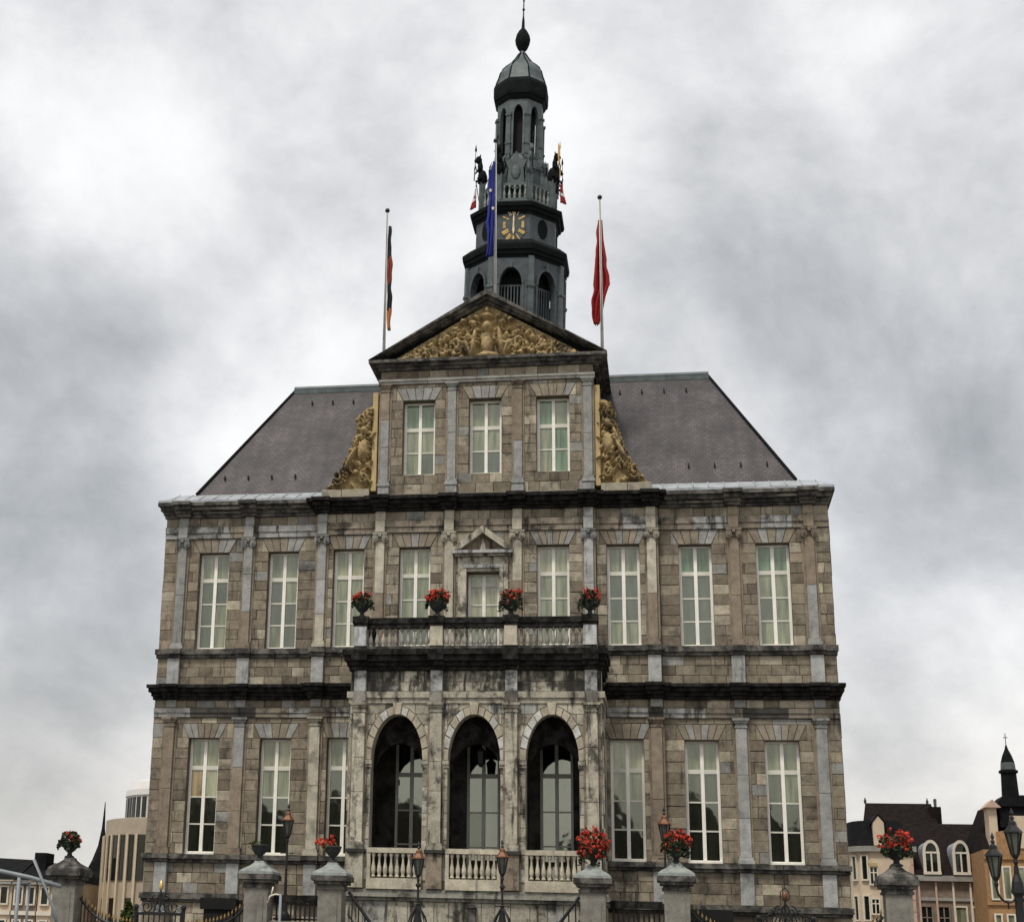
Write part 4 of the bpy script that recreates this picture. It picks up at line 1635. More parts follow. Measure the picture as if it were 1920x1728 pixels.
for i, txt in enumerate(ROMAN):
    a = math.pi / 2 - i * math.pi / 6
    nm = MB()
    adv = {'I': 0.05, 'V': 0.10, 'X': 0.11}
    W = sum(adv[c] for c in txt)
    hh = 0.20
    x = -W / 2
    for c in txt:
        w = adv[c]
        if c == 'I':
            stroke(nm, (x + w / 2, -hh), (x + w / 2, hh), 0.032, 0, 0.02)
        elif c == 'V':
            stroke(nm, (x + 0.015, hh), (x + w / 2, -hh), 0.032, 0, 0.02)
            stroke(nm, (x + w - 0.015, hh), (x + w / 2, -hh), 0.024, -0.003, 0.02)
        else:
            stroke(nm, (x + 0.015, hh), (x + w - 0.015, -hh), 0.032, 0, 0.02)
            stroke(nm, (x + w - 0.015, hh), (x + 0.015, -hh), 0.024, -0.003, 0.02)
        x += w
    o = obj('clock_numeral', nm, M['palegold'] if i in (0, 1, 11) else M['gold'], clock)
    o.location = (CXk + RXk * math.cos(a), -2.325, CZk + RZk * math.sin(a) + Z0)
    o.rotation_euler = (0, (math.pi / 2 - a) if abs(math.sin(a)) > .4 else 0, 0)
for nm_, dz, w in (('hour_hand', -0.62, 0.09), ('minute_hand', 0.72, 0.06)):
    hm = MB()
    hm.prism([(-w / 2, -math.copysign(0.1, dz)), (w / 2, -math.copysign(0.1, dz)), (w * 0.7, dz * 0.6), (0, dz), (-w * 0.7, dz * 0.6)], 0, 0.02)
    o = obj(nm_, hm, M['palegold'], clock)
    o.location = (CXk, -2.36 if dz < 0 else -2.385, CZk + Z0)
# balustrade stage
bs_ = MB()
oct_(bs_, [(2.12, 43.95), (2.16, 44.05), (2.16, 44.22), (2.06, 44.24)])
obj('gallery_base', bs_, M['towerlead'], TW)
ga = 2.02
ghs = ga * math.tan(math.pi / 8)
gl = MB()
for k in range(8):
    f = MB()
    f.box(-ghs, ghs, -ga, -ga + 0.14, 45.14 + Z0, 45.32 + Z0)
    f.box(-ghs, ghs, -ga, -ga + 0.14, 44.24 + Z0, 44.34 + Z0)
    gl.join(f.moved(face_m(k)))
gallery = obj('gallery_rail', gl, M['towerlead'], TW)
bme = baluster_mesh(0.8, 0.095, M['palecap'], None)
ptm = MB().box(-0.15, 0.15, -0.15, 0.15, 44.2 + Z0, 46.1 + Z0).mesh('gallery_post', M['towerlead'])
for k in range(8):
    for j in range(5):
        v = face_m(k) @ Vector((-ghs * 0.72 + ghs * 1.44 * j / 4, -ga + 0.07, 44.34 + Z0))
        o = link('baluster', bme, gallery)
        o.location = v
    a = (k + 0.5) * math.pi / 4
    o = link('gallery_post', ptm, gallery)
    o.rotation_euler = (0, 0, a)
    o.location = (math.sin(a) * ga * C8, -math.cos(a) * ga * C8, 0)
# drum below the lantern with scroll brackets and cartouches
dr = MB()
oct_(dr, [(1.42, 44.2), (1.42, 46.6), (1.48, 46.65), (1.48, 46.85), (1.22, 47.5), (1.22, 47.6)])
drum = obj('lantern_base', dr, M['towerslate'], TW)
brm = MB()
brm.prism([(-1.95, 44.25), (-1.95, 45.0), (-1.78, 45.9), (-1.55, 46.6), (-1.45, 47.2), (-1.3, 47.5), (-1.2, 47.2), (-1.3, 44.25)], -0.12, 0.12)
for (cx, cz, r_) in ((-1.8, 45.3, 0.26), (-1.42, 47.15, 0.2)):
    brm.prism([(cx + r_ * math.cos(a * math.pi / 6), cz + r_ * 1.5 * math.sin(a * math.pi / 6)) for a in range(12)], -0.18, 0.18)
brm.v = [(x, y, z + Z0) for x, y, z in brm.v]
brme = brm.mesh('scroll_bracket', M['towerlead'])
for k in range(8):
    o = link('scroll_bracket', brme, drum)
    o.rotation_euler = (0, 0, (k + 0.5) * math.pi / 4 + math.pi / 2)
ct = MB()
ct.prism([(-0.5, 45.5), (-0.42, 46.4), (-0.62, 46.9), (-0.2, 47.0), (0, 47.5), (0.2, 47.0), (0.62, 46.9), (0.42, 46.4), (0.5, 45.5), (0, 44.9)], -1.72, -1.43)
ct.ball((0, -1.72, 46.15), 0.3, 0.12, 0.5)
ct.v = [(x, y, z + Z0) for x, y, z in ct.v]
cme = ct.mesh('cartouche', M['towerlead'])
for k in (0, 2, 4, 6):
    o = link('cartouche', cme, drum)
    o.rotation_euler = (0, 0, k * math.pi / 4)
# lantern
la = 1.30
lhs = la * math.tan(math.pi / 8)
ln = MB()
for k in range(8):
    f = MB()
    arch_wall(f, -lhs + 0.01, lhs - 0.01, 51.1, 0.0, -la, -la + 0.22, zb=47.45, hw=0.27, zs=50.1, zt=50.75, n=8)
    f.v = [(x, y, z + Z0) for x, y, z in f.v]
    ln.join(f.moved(face_m(k)))
lantern = obj('lantern', ln, M['towerlead'], TW)
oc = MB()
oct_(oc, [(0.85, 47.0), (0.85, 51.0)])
obj('lantern_core', oc, M['dark'], lantern)  # solid core added to close the view through, black for the shade inside
clm = MB()
clm.box(-0.14, 0.14, -0.10, 0.04, 47.5 + Z0, 50.0 + Z0)
clm.box(-0.18, 0.18, -0.15, 0.04, 50.0 + Z0, 50.15 + Z0)
clm.box(-0.18, 0.18, -0.14, 0.04, 48.15 + Z0, 48.25 + Z0)
clme = clm.mesh('lantern_column', M['towerlead'])
for k in range(8):
    a = (k + 0.5) * math.pi / 4
    o = link('lantern_column', clme, lantern)
    o.rotation_euler = (0, 0, a)
    o.location = (math.sin(a) * la * C8 * .97, -math.cos(a) * la * C8 * .97, 0)
le = MB()
oct_(le, [(1.32, 51.08), (1.40, 51.2), (1.44, 51.34), (1.53, 51.4), (1.56, 51.6), (1.57, 52.2), (1.50, 52.42), (1.42, 52.5)])
obj('lantern_eaves', le, M['towerdark'], TW)
dmb = MB()
oct_(dmb, [(1.45, 52.48), (1.34, 52.75), (1.28, 53.0), (1.22, 53.3), (1.08, 53.6), (0.88, 53.85), (0.70, 54.05), (0.55, 54.2), (0.42, 54.4), (0.28, 54.65), (0.18, 54.85), (0.15, 55.0)])
dome = obj('dome', dmb, M['towerlead'], TW)
rbm = MB()
rb_pts = [(1.45, 52.48), (1.30, 52.95), (1.22, 53.3), (1.08, 53.6), (0.88, 53.85), (0.62, 54.1), (0.42, 54.4), (0.18, 54.85)]
rbm.tube([(0, -r * C8, z + Z0) for r, z in rb_pts], 0.045, 5)
rbme = rbm.mesh('dome_rib', M['towerdark'])
for k in range(8):
    o = link('dome_rib', rbme, dome)
    o.rotation_euler = (0, 0, (k + 0.5) * math.pi / 4)
bb = MB()
bb.lathe([(0.15, 54.95 + Z0), (0.17, 55.02 + Z0), (0.30, 55.2 + Z0), (0.42, 55.5 + Z0), (0.46, 55.8 + Z0), (0.40, 56.1 + Z0), (0.25, 56.4 + Z0), (0.1, 56.6 + Z0), (0.08, 57.1 + Z0), (0.05, 57.4 + Z0)], 12)
obj('onion_finial', bb, M['towerdark'], TW, smooth=True)
sp = MB()
sp.tube([(0, 0, 57.2 + Z0), (0, 0, 61.0 + Z0)], 0.045, 6, taper=0.4)
sp.ball((0, 0, 57.9 + Z0), 0.09)
sp.ball((0, 0, 58.5 + Z0), 0.07)
sp.prism([(0.05, 60.0 + Z0), (0.7, 60.2 + Z0), (0.75, 60.6 + Z0), (0.4, 60.5 + Z0), (0.05, 60.4 + Z0)], -0.02, 0.02)
obj('weather_vane', sp, M['iron'], TW)
# heraldic beasts on the gallery corners, each holding a staff with a pennant
def beast(k, body, staff, pennant):
    m_ = MB()
    m_.ball((0, 0, 0.35), 0.24, 0.3, 0.42)
    m_.ball((0, -0.16, 0.85), 0.17, 0.17, 0.34)
    m_.ball((0, -0.26, 1.2), 0.14, 0.2, 0.2)
    m_.ball((0, -0.44, 1.14), 0.08, 0.1, 0.09)
    for s in (-1, 1):
        m_.tube([(s * 0.12, -0.2, 0.8), (s * 0.18, -0.42, 0.6), (s * 0.1, -0.48, 0.85)], 0.06, 6, taper=0.6)
        m_.tube([(s * 0.14, -0.05, 0.3), (s * 0.2, -0.34, 0.25), (s * 0.2, -0.3, 0.0)], 0.08, 6, taper=0.6)
        m_.ball((s * 0.09, -0.2, 1.38), 0.04, 0.04, 0.08)
    m_.tube([(0, 0.24, 0.2), (0.1, 0.42, 0.5), (0.0, 0.4, 0.95), (0.08, 0.5, 1.15)], 0.045, 5, taper=0.5)
    o = obj('heraldic_beast', m_, M[body], gallery, smooth=True)
    a = (k + 0.5) * math.pi / 4
    o.location = (math.sin(a) * ga * C8, -math.cos(a) * ga * C8, 46.1 + Z0 - 0.35)
    o.scale = (1.0, 1.0, 1.35)
    o.rotation_euler = (0, 0, a)
    s_ = MB()
    s_.tube([(0, -0.5, 0.2), (0, -0.46, 1.6)], 0.035, 5, taper=0.5)
    s_.lathe([(0.02, 1.55), (0.07, 1.65), (0.0, 1.95)], 4, (0, -0.46, 0))
    if pennant:
        s_.add([(0.0, -0.46, 1.6), (-0.3, -0.5, 1.75), (-0.22, -0.46, 1.25), (-0.2, -0.5, 0.75), (0.0, -0.47, 0.8), (0.0, -0.44, 1.6), (-0.3, -0.48, 1.75), (-0.22, -0.44, 1.25), (-0.2, -0.48, 0.75), (0.0, -0.45, 0.8)],
               [(0, 1, 2, 3, 4), (9, 8, 7, 6, 5), (0, 5, 6, 1), (1, 6, 7, 2), (2, 7, 8, 3), (3, 8, 9, 4)])
    obj('staff', s_, M[staff], o)


beast(7, 'towerdark', 'towerdark', False)
beast(6, 'towerdark', 'towerdark', False)
beast(0, 'towerlead', 'towerdark', False)
beast(1, 'towerdark', 'gold', True)
beast(2, 'towerdark', 'towerdark', False)
beast(3, 'towerdark', 'towerdark', False)


# ------------------------------------------------------------------ flags
def flagpole(x, y, z0, z1, label, r=0.075):
    t = empty('flagpole', (x, y, z0), label, 'flagpole', 'flagpoles on the pediment')
    m_ = MB()
    m_.tube([(0, 0, -0.2), (0, 0, z1 - z0)], r, 8, taper=0.6)
    obj('pole', m_, M['pole'], t, smooth=True)
    m_ = MB()
    m_.ball((0, 0, z1 - z0 + 0.08), 0.12)
    obj('finial', m_, M['iron'], t, smooth=True)
    m_ = MB()
    m_.tube([(0.0, -r - 0.03, 0.6), (0.0, -r * .7 - 0.03, z1 - z0 - 0.1)], 0.012, 4)
    obj('halyard', m_, M['iron'], t)
    return t


def limp_flag(name, x, y, ztop, prof, bands, label, swing=0.0, side=1, seed=1):
    """a flag hanging in folds beside its pole.  prof: (fraction down, left, right); bands: (fraction end, material)"""
    r_ = random.Random(seed)
    n, m = 40, 26
    H = prof[-1][0]
    zs = np.array([p[0] for p in prof])
    L = np.array([p[1] for p in prof])
    Rr = np.array([p[2] for p in prof])
    mb = MB()
    ph = r_.uniform(0, 6)
    for j in range(n + 1):
        d = H * j / n
        wob = 0.035 * math.sin(d * 3.1 + ph) + 0.02 * math.sin(d * 7.3)
        l, r2 = float(np.interp(d, zs, L)), float(np.interp(d, zs, Rr))
        for i in range(m + 1):
            u = i / m
            fold = math.sin(u * 15 + ph + 0.5 * math.sin(d * 1.6)) * 0.10 + math.sin(u * 31 + d) * 0.035
            px = l + (r2 - l) * u + wob * (u if abs(r2) > abs(l) else 1 - u) + 0.03 * math.sin(u * 15 + ph + 1.3)
            mb.v.append((px, fold * min(1, 0.4 + d * 0.6) + 0.13, -d))
    for j in range(n):
        for i in range(m):
            a = j * (m + 1) + i
            mb.f.append([a, a + 1, a + m + 2, a + m + 1])
            mb.t.append(None)
    me = bpy.data.meshes.new(name)
    me.from_pydata(mb.v, [], mb.f)
    for f, k in bands:
        me.materials.append(M[k])
    for p in me.polygons:
        c = p.center
        d = -c.z / H + 0.05 * math.sin(c.x * 9)
        for bi, (f, k) in enumerate(bands):
            if d <= f:
                p.material_index = bi
                break
        else:
            p.material_index = len(bands) - 1
        p.use_smooth = True
    o = link(name, me)
    o.location = (x, y, ztop)
    o['label'] = label
    o['category'] = 'flag'
    o['group'] = 'flags hanging limp from the pediment poles'
    s = o.modifiers.new('thickness', 'SOLIDIFY')
    s.thickness = 0.012
    return o


flagpole(-4.78, -0.30, 30.0, 37.3, 'white flagpole at the left end of the pediment')
flagpole(5.42, -0.30, 30.0, 37.35, 'white flagpole at the right end of the pediment')
flagpole(0.47, -0.30, 32.6, 40.7, 'white flagpole standing on the pediment apex in front of the tower')
limp_flag('flag', -4.70, -0.30, 36.6, [(0, 0.0, 0.06), (1.5, -0.02, 0.16), (2.6, -0.04, 0.20), (3.6, 0.0, 0.22), (4.6, 0.0, 0.20), (5.4, 0.08, 0.18)],
          [(0.34, 'flag_black'), (0.60, 'flag_dull'), (0.84, 'flag_black'), (1.1, 'flag_orange')], 'limp black, red and orange striped flag furled on the left pole', seed=3)
limp_flag('flag', 5.42, -0.30, 36.3, [(0, -0.06, 0.06), (1.0, -0.18, 0.10), (2.2, -0.24, 0.26), (3.3, -0.34, 0.36), (3.9, -0.38, 0.16), (4.6, -0.42, 0.02), (5.3, -0.40, -0.16)],
          [(0.10, 'flag_dull'), (1.1, 'flag_red')], 'limp plain red flag hanging from the right pole', seed=5)
fb = limp_flag('flag', 0.42, -0.54, 39.6, [(0, -0.08, 0.04), (1.0, -0.22, 0.02), (2.2, -0.30, 0.04), (3.4, -0.36, 0.04), (4.3, -0.34, -0.02), (5.0, -0.32, -0.10)],
               [(1.1, 'flag_blue')], 'limp blue flag with small gold stars hanging before the clock tower', seed=8)
for (sx, sz) in ((-0.04, -2.55), (-0.16, -1.6)):
    m_ = MB()
    pts = []
    for k in range(10):
        a = math.pi / 2 + k * math.pi / 5
        rr = 0.09 if k % 2 == 0 else 0.04
        pts.append((sx + rr * math.cos(a), sz + rr * 1.3 * math.sin(a)))
    m_.prism(pts, -0.045, -0.03)
    obj('star', m_, M['palegold'], fb)
# small pennants on the tower gallery
for (x, y, z, sgn, lab) in ((2.62, 14.2, 44.15, 1, 'small red pennant on a staff at the right of the tower gallery'),
                            (-2.20, 14.2, 44.15, -1, 'small red and white pennant on a staff at the left of the tower gallery')):
    t = empty('pennant', (x, y, z), lab, 'flag', 'pennants on the tower gallery')
    m_ = MB()
    m_.tube([(-sgn * 0.25, 0, -0.1), (0, 0, 1.75)], 0.025, 5)
    obj('staff', m_, M['iron'], t)
    m_ = MB()
    n = 8
    for j in range(n + 1):
        d = j / n
        for i in range(5):
            u = i / 4
            m_.v.append((sgn * (0.02 + u * (0.08 + 0.28 * d)), 0.06 * math.sin(u * 7 + d * 3), 1.6 - 1.3 * d - 0.12 * u))
    for j in range(n):
        for i in range(4):
            a = j * 5 + i
            m_.f.append([a, a + 1, a + 6, a + 5])
            m_.t.append(None)
    me = m_.mesh('cloth', M['flag_red'], True)
    me.materials.append(M['flag_white'])
    for p in me.polygons:
        p.material_index = 1 if (p.center.z > 1.0 and sgn < 0) or (0.75 < p.center.z < 0.95) else 0
    o = link('cloth', me, t)
    s_ = o.modifiers.new('thickness', 'SOLIDIFY')
    s_.thickness = 0.01


# ------------------------------------------------------------------ flower urns
def leaf_cloud(c, rx, ry, rz, n, size, r_, lower=-1.0, upper=1.0):
    mb = MB()
    for _ in range(n):
        while True:
            p = Vector((r_.uniform(-1, 1), r_.uniform(-1, 1), r_.uniform(lower, upper)))
            if 0.35 < p.length < 1:
                break
        p = Vector((c[0] + p.x * rx, c[1] + p.y * ry, c[2] + p.z * rz))
        a = Vector((r_.gauss(0, 1), r_.gauss(0, 1), r_.gauss(0, 1))).normalized()
        b = a.cross(Vector((r_.gauss(0, 1), r_.gauss(0, 1), r_.gauss(0, 1)))).normalized()
        s = size * r_.uniform(0.6, 1.3)
        q = a.cross(b) * s * 0.25
        mb.add([tuple(p - a * s), tuple(p + b * s * 0.7 + q), tuple(p + a * s), tuple(p - b * s * 0.7 + q)], [(0, 1, 2, 3)])
    return mb


def flower_urn(x, y, z, r, zr, label, group, seed, red=1.0, urn='urn', droop=0.0, tilt=0.0, spread=1.0, cap=None, wilted=False, squash=1.0):
    """bowl on a foot, leaves and red geranium heads"""
    r_ = random.Random(seed)
    t = empty('flower_urn', (x, y, z), label, 'flower urn', group)
    m_ = MB()
    m_.lathe([(r * 0.55, 0), (r * 0.55, 0.06), (r * 0.30, 0.10), (r * 0.25, 0.2), (r * 0.6, 0.3), (r * 0.9, 0.45), (r * 0.95, 0.56), (r * 1.02, 0.58), (r * 1.02, 0.63), (r * 0.9, 0.64)], 14)
    obj('urn', m_, M[urn], t, smooth=True)
    ln_ = int(230 * spread)
    lf = leaf_cloud((0, 0, 0.74), r * 1.25 * spread, r * 1.2 * spread, zr * 0.72, ln_, 0.085, r_)
    if droop:
        lf.join(leaf_cloud((0, -r * .4, 0.45), r * 1.3 * spread, r * 0.9, zr * 0.7 * droop, 60, 0.08, r_))
    if not wilted:
        obj('foliage', lf, M['leaf'], t, kind='stuff')
    else:
        obj('foliage', leaf_cloud((-0.15, 0, 0.62), r * 0.9, r * 0.8, 0.22, 50, 0.08, r_), M['leaf2'], t, kind='stuff')
    if not wilted:
        tr_ = MB()
        for _ in range(9):
            a = r_.uniform(0, 2 * math.pi)
            px, py = r * math.cos(a), r * math.sin(a)
            L_ = r_.uniform(0.15, 0.25 + 0.35 * max(droop, 0.2))
            pts = [(px * 0.9, py * 0.9, 0.66), (px * 1.25, py * 1.25, 0.66), (px * 1.4, py * 1.4, 0.62 - L_)]
            tr_.tube(pts, 0.012, 4)
            for k in range(5):
                q = k / 4
                tr_.join(leaf_cloud((px * (1.25 + .15 * q), py * (1.25 + .15 * q), 0.66 - L_ * q), 0.06, 0.06, 0.06, 4, 0.06, r_))
        obj('trailing_stem', tr_, M['leaf'], t, kind='stuff')
    if red > 0:
        bl = MB()
        for _ in range(int(46 * red)):
            a = r_.uniform(0, 2 * math.pi)
            q = math.sqrt(r_.uniform(0.02, 1))
            el = r_.uniform(-0.25 - droop * 0.5, 1.0)
            px = r * 1.3 * spread * q * math.cos(a) + tilt * r
            py = r * 1.2 * spread * q * math.sin(a)
            pz = 0.74 + zr * (0.30 + 0.62 * math.sqrt(max(0, 1 - q * q))) * el * squash
            for _k in range(7):
                d = Vector((r_.gauss(0, 1), r_.gauss(0, 1), r_.gauss(0, 1))).normalized() * r_.uniform(0.03, 0.10)
                bx = Vector((px, py, pz)) + d
                u = d.orthogonal().normalized() * r_.uniform(0.03, 0.06)
                w = d.cross(u).normalized() * 0.06
                bl.add([tuple(bx - u), tuple(bx + w), tuple(bx + u), tuple(bx - w)], [(0, 1, 2, 3)])
        obj('blossom', bl, M['red'], t, kind='stuff')
    return t


gb = 'red geranium urns on the balcony'
flower_urn(-4.85, PY - 0.18, 16.64, 0.34, 0.5, 'dark urn with sparse red geraniums on the balcony left end pedestal', gb, 1, red=0.55, tilt=-0.3)
flower_urn(-1.59, PY - 0.18, 16.64, 0.36, 0.55, 'urn with a full red dome of geraniums on the balcony, left of the door', gb, 2, red=1.8, spread=1.05)
flower_urn(1.55, PY - 0.18, 16.64, 0.36, 0.55, 'urn with trailing red geraniums on the balcony, right of the door', gb, 3, red=1.1, droop=0.7)
flower_urn(4.84, PY - 0.18, 16.64, 0.34, 0.55, 'urn with red geraniums on the balcony right end pedestal', gb, 4, red=0.9, droop=0.5)


# ------------------------------------------------------------------ forecourt: landing, stairs, pillars, railings
st = empty('forecourt_stair', (0, -5.5, 0), 'double stone stair and landings in front of the arcade', 'stair')
m_ = MB()
for s in (-1, 1):
    a, b = sorted((s * 4.6, s * 8.3))
    m_.box(a, b, -1.22, 1.6, 0, 4.0)
m_.box(-5.2, 5.2, 1.61, 1.9, 0, 3.1)
obj('landing', m_, M['greystone'], st)
for s in (-1, 1):
    for k in range(12):
        q = MB()
        q.box(-0.125, 0.125, -1.2, 1.5, 0, 0.333 * (k + 1))
        o = obj('step', q, M['greystone'], st)
        o.location = (s * (1.6 + 0.25 * k + 0.125), 0, 0)
    h_ = MB()
    h_.tube([(s * 1.55, -1.15, 1.4), (s * 4.45, -1.15, 5.15)], 0.07, 6)
    h_.tube([(s * 1.55, -1.15, 0.5), (s * 4.45, -1.15, 4.3)], 0.035, 6)
    for k in range(11):
        x = 1.7 + 0.26 * k
        h_.tube([(s * x, -1.15, 0.33 * k + 0.3), (s * x, -1.15, 1.4 + (x - 1.55) * 1.293)], 0.03, 5)
    obj('handrail', h_, M['iron'], st)


def pillar(x, y, label, dz=0.0, pale=True):
    t = empty('stone_pillar', (x, y, 0), label, 'pillar', 'stone pillars of the forecourt railing')
    m_ = MB()
    m_.box(-0.47, 0.47, -0.47, 0.47, 0, 5.2 + dz)
    m_.box(-0.56, 0.56, -0.56, 0.56, 0, 0.6)
    m_.box(-0.30, 0.30, -0.50, -0.471, 0.9, 4.9 + dz)
    obj('shaft', m_, M['greystone'], t)
    m_ = MB()
    for z0, z1, p in ((5.2, 5.3, 0.54), (5.3, 5.4, 0.5), (5.4, 5.52, 0.62), (5.52, 5.72, 0.72)):
        m_.box(-p, p, -p, p, z0 + dz, z1 + dz)
    obj('cornice', m_, M['soot2'], t)
    m_ = MB()
    m_.lathe([(0.98, 5.72 + dz), (0.96, 5.82 + dz), (0.78, 5.92 + dz), (0.48, 6.04 + dz), (0.30, 6.16 + dz), (0.26, 6.24 + dz)], 4, (0, 0, 0), math.pi / 4)
    obj('cap', m_, M['palecap'] if pale else M['soot2'], t)
    return t


gp = 'flower urns on the forecourt pillars'
pillar(-16.0, -6.5, 'grey stone pillar at the far left end of the railing', 0.0, False)
pillar(-8.08, -6.5, 'stone pillar with pale cap and nearly bare urn, left of the stair', 0.02)
pillar(-5.18, -6.3, 'stone pillar with pale cap below the left arcade arch', 0.02)
pillar(4.96, -6.3, 'stone pillar below the arcade carrying the largest red flowers', 0.12)
pillar(8.07, -6.5, 'stone pillar with pale cap below the right windows', 0.25)
pillar(16.0, -6.5, 'dark stone pillar in front of the right hand houses', 0.28, False)
flower_urn(-16.05, -6.5, 6.24, 0.36, 0.42, 'dark urn with small red flowers against the sky, on the leftmost pillar', gp, 11, red=0.28, droop=0.3)
flower_urn(-8.12, -6.5, 6.25, 0.36, 0.35, 'dark urn with wilted plants on the pale capped pillar left of the stair', gp, 12, red=0, wilted=True)
flower_urn(-5.20, -6.3, 6.25, 0.34, 0.35, 'dark urn with red flowers spilling to its left, below the left arch', gp, 13, red=0.5, tilt=-0.9, wilted=True)
flower_urn(4.97, -6.3, 6.3, 0.40, 0.8, 'urn overflowing with the largest mass of red flowers, below the right arch', gp, 14, red=2.9, droop=1.0, spread=1.15)
flower_urn(8.08, -6.5, 6.45, 0.40, 0.65, 'urn with a broad red crown of flowers beside a street lamp', gp, 15, red=1.6, droop=0.7, spread=1.1)
flower_urn(16.05, -6.5, 6.50, 0.42, 0.65, 'dark urn with red flowers in front of the cream house', gp, 16, red=1.7, droop=0.3, spread=1.15)


def spear_bar(h):
    m_ = MB()
    m_.tube([(0, 0, 0), (0, 0, h - 0.22)], 0.028, 5)
    return m_


tip_me = MB().lathe([(0.02, 0), (0.045, 0.08), (0.0, 0.22)], 5).mesh('spear_tip', M['dullgold'])
bar_me = MB().tube([(0, 0, 0), (0, 0, 1)], 0.03, 5).mesh('bar', M['iron'])


def fence(xa, xb, y, curve, label, n, gate=None):
    t = empty('iron_fence', ((xa + xb) / 2, y, 0), label, 'fence', 'spear topped iron fences of the forecourt')
    cx = (xa + xb) / 2
    rail = MB()
    pts = []
    for k in range(n):
        x = xa + (xb - xa) * (k + 0.5) / n
        if gate and abs(x - gate) < 1.0:
            continue
        h = curve(x)
        o = link('bar', bar_me, t)
        o.location = (x - cx, 0, 0)
        o.scale = (1, 1, h - 0.22)
        o = link('spear_tip', tip_me, t)
        o.location = (x - cx, 0, h - 0.24)
    for k in range(40):
        xk, xn = xa + (xb - xa) * k / 40, xa + (xb - xa) * (k + 1) / 40
        rail.tube([(xk - cx, 0, curve(xk) - 0.4), (xn - cx, 0, curve(xn) - 0.4)], 0.05, 5)
    rail.box(xa - cx, xb - cx, -0.03, 0.03, 0.3, 0.4)
    obj('rail', rail, M['iron'], t)
    return t


def swoop(xa, xb, lo, ha, hb):
    def f(x):
        da, db = x - xa, xb - x
        return lo + (ha - lo) * math.exp(-da / 0.75) + (hb - lo) * math.exp(-db / 0.75)
    return f


fence(-15.45, -8.6, -6.5, swoop(-15.45, -8.6, 3.95, 5.1, 4.9), 'black iron fence with gilded spear tips dipping between the left pillars', 46, gate=-12.1)
fence(8.6, 15.45, -6.5, swoop(8.6, 15.45, 4.15, 5.1, 5.1), 'black iron fence with gilded spear tips between the right pillars', 46, gate=12.0)


def ornate_gate(x, y, dz, label, lamp=False):
    t = empty('iron_gate', (x, y, 0), label, 'gate', 'ornamental iron gates in the fence')
    for k in range(9):
        o = link('bar', bar_me, t)
        o.location = (-0.88 + 0.22 * k, 0, 0)
        o.scale = (1, 1, 4.1 + dz)
    m_ = MB()
    for s in (-1, 1):
        m_.box(s * 0.98 - 0.06, s * 0.98 + 0.06, -0.06, 0.06, 0, 4.3 + dz)
        m_.ball((s * 0.98, 0, 4.4 + dz), 0.12)
    m_.box(-0.92, 0.92, -0.04, 0.04, 4.1 + dz, 4.2 + dz)
    m_.box(-0.92, 0.92, -0.04, 0.04, 0.3, 0.4)
    obj('gate_frame', m_, M['iron'], t)
    for s in (-1, 1):
        for (cx, cz, r0, sg) in ((0.55, 4.42, 0.24, 1), (0.22, 4.62, 0.2, -1), (0.78, 4.32, 0.14, -1), (0.16, 4.34, 0.12, 1)):
            pts = []
            for k in range(22):
                q = k / 21
                rr = r0 * (1 - 0.75 * q)
                a = sg * s * 9 * q + math.pi / 2
                pts.append((s * cx + rr * math.cos(a), 0, cz + dz + rr * 1.2 * math.sin(a)))
            w = MB()
            w.tube(pts, 0.028, 5)
            obj('scrollwork', w, M['galv'] if lamp is False and cz < 4.4 else M['iron'], t)
    w = MB()
    w.tube([(-0.25, 0, 4.2 + dz), (-0.12, 0, 4.75 + dz), (0, 0, 4.95 + dz), (0.12, 0, 4.75 + dz), (0.25, 0, 4.2 + dz)], 0.04, 5)
    w.tube([(0, 0, 4.2 + dz), (0, 0, 5.05 + dz)], 0.04, 5)
    if lamp:
        for s in (-1, 1):
            w.tube([(0, 0, 5.0 + dz), (s * 0.17, 0, 5.12 + dz), (s * 0.15, 0, 5.35 + dz), (0, 0, 5.5 + dz)], 0.022, 5)
        w.tube([(0, 0, 5.45 + dz), (0, 0, 6.3 + dz)], 0.02, 5)
    obj('overthrow', w, M['iron'], t)
    f_ = MB()
    if lamp:
        f_.ball((0, 0, 5.22 + dz), 0.12, 0.12, 0.17)
    else:
        f_.lathe([(0.04, 5.05 + dz), (0.10, 5.15 + dz), (0.07, 5.3 + dz), (0.0, 5.5 + dz)], 6)
    obj('finial', f_, M['copper'] if lamp else M['gold'], t, smooth=True)
    return t


ornate_gate(-12.1, -6.5, 0.0, 'black scrolled iron gate with a gold flame finial, left of the stair')
ornate_gate(12.0, -6.5, 0.15, 'black scrolled iron gate crowned by a copper ball in a cage, right of the stair', True)

for s, lab in ((-1, 'dark iron railing between the two pillars left of the arcade'), (1, 'dark iron railing between the two pillars right of the arcade')):
    t = empty('landing_railing', (s * 6.55, -6.2, 4.0), lab, 'railing', 'landing railings')
    m_ = MB()
    m_.box(-0.98, 0.98, -0.12, 0.12, 0.72 + 0.08 * (s > 0), 0.98 + 0.08 * (s > 0))
    m_.box(-0.98, 0.98, -0.05, 0.05, 0.05, 0.12)
    obj('top_rail', m_, M['soot'], t)
    for k in range(10):
        o = link('bar', bar_me, t)
        o.location = (-0.85 + 1.7 * k / 9, 0, 0)
        o.scale = (1.3, 1.3, 0.72)


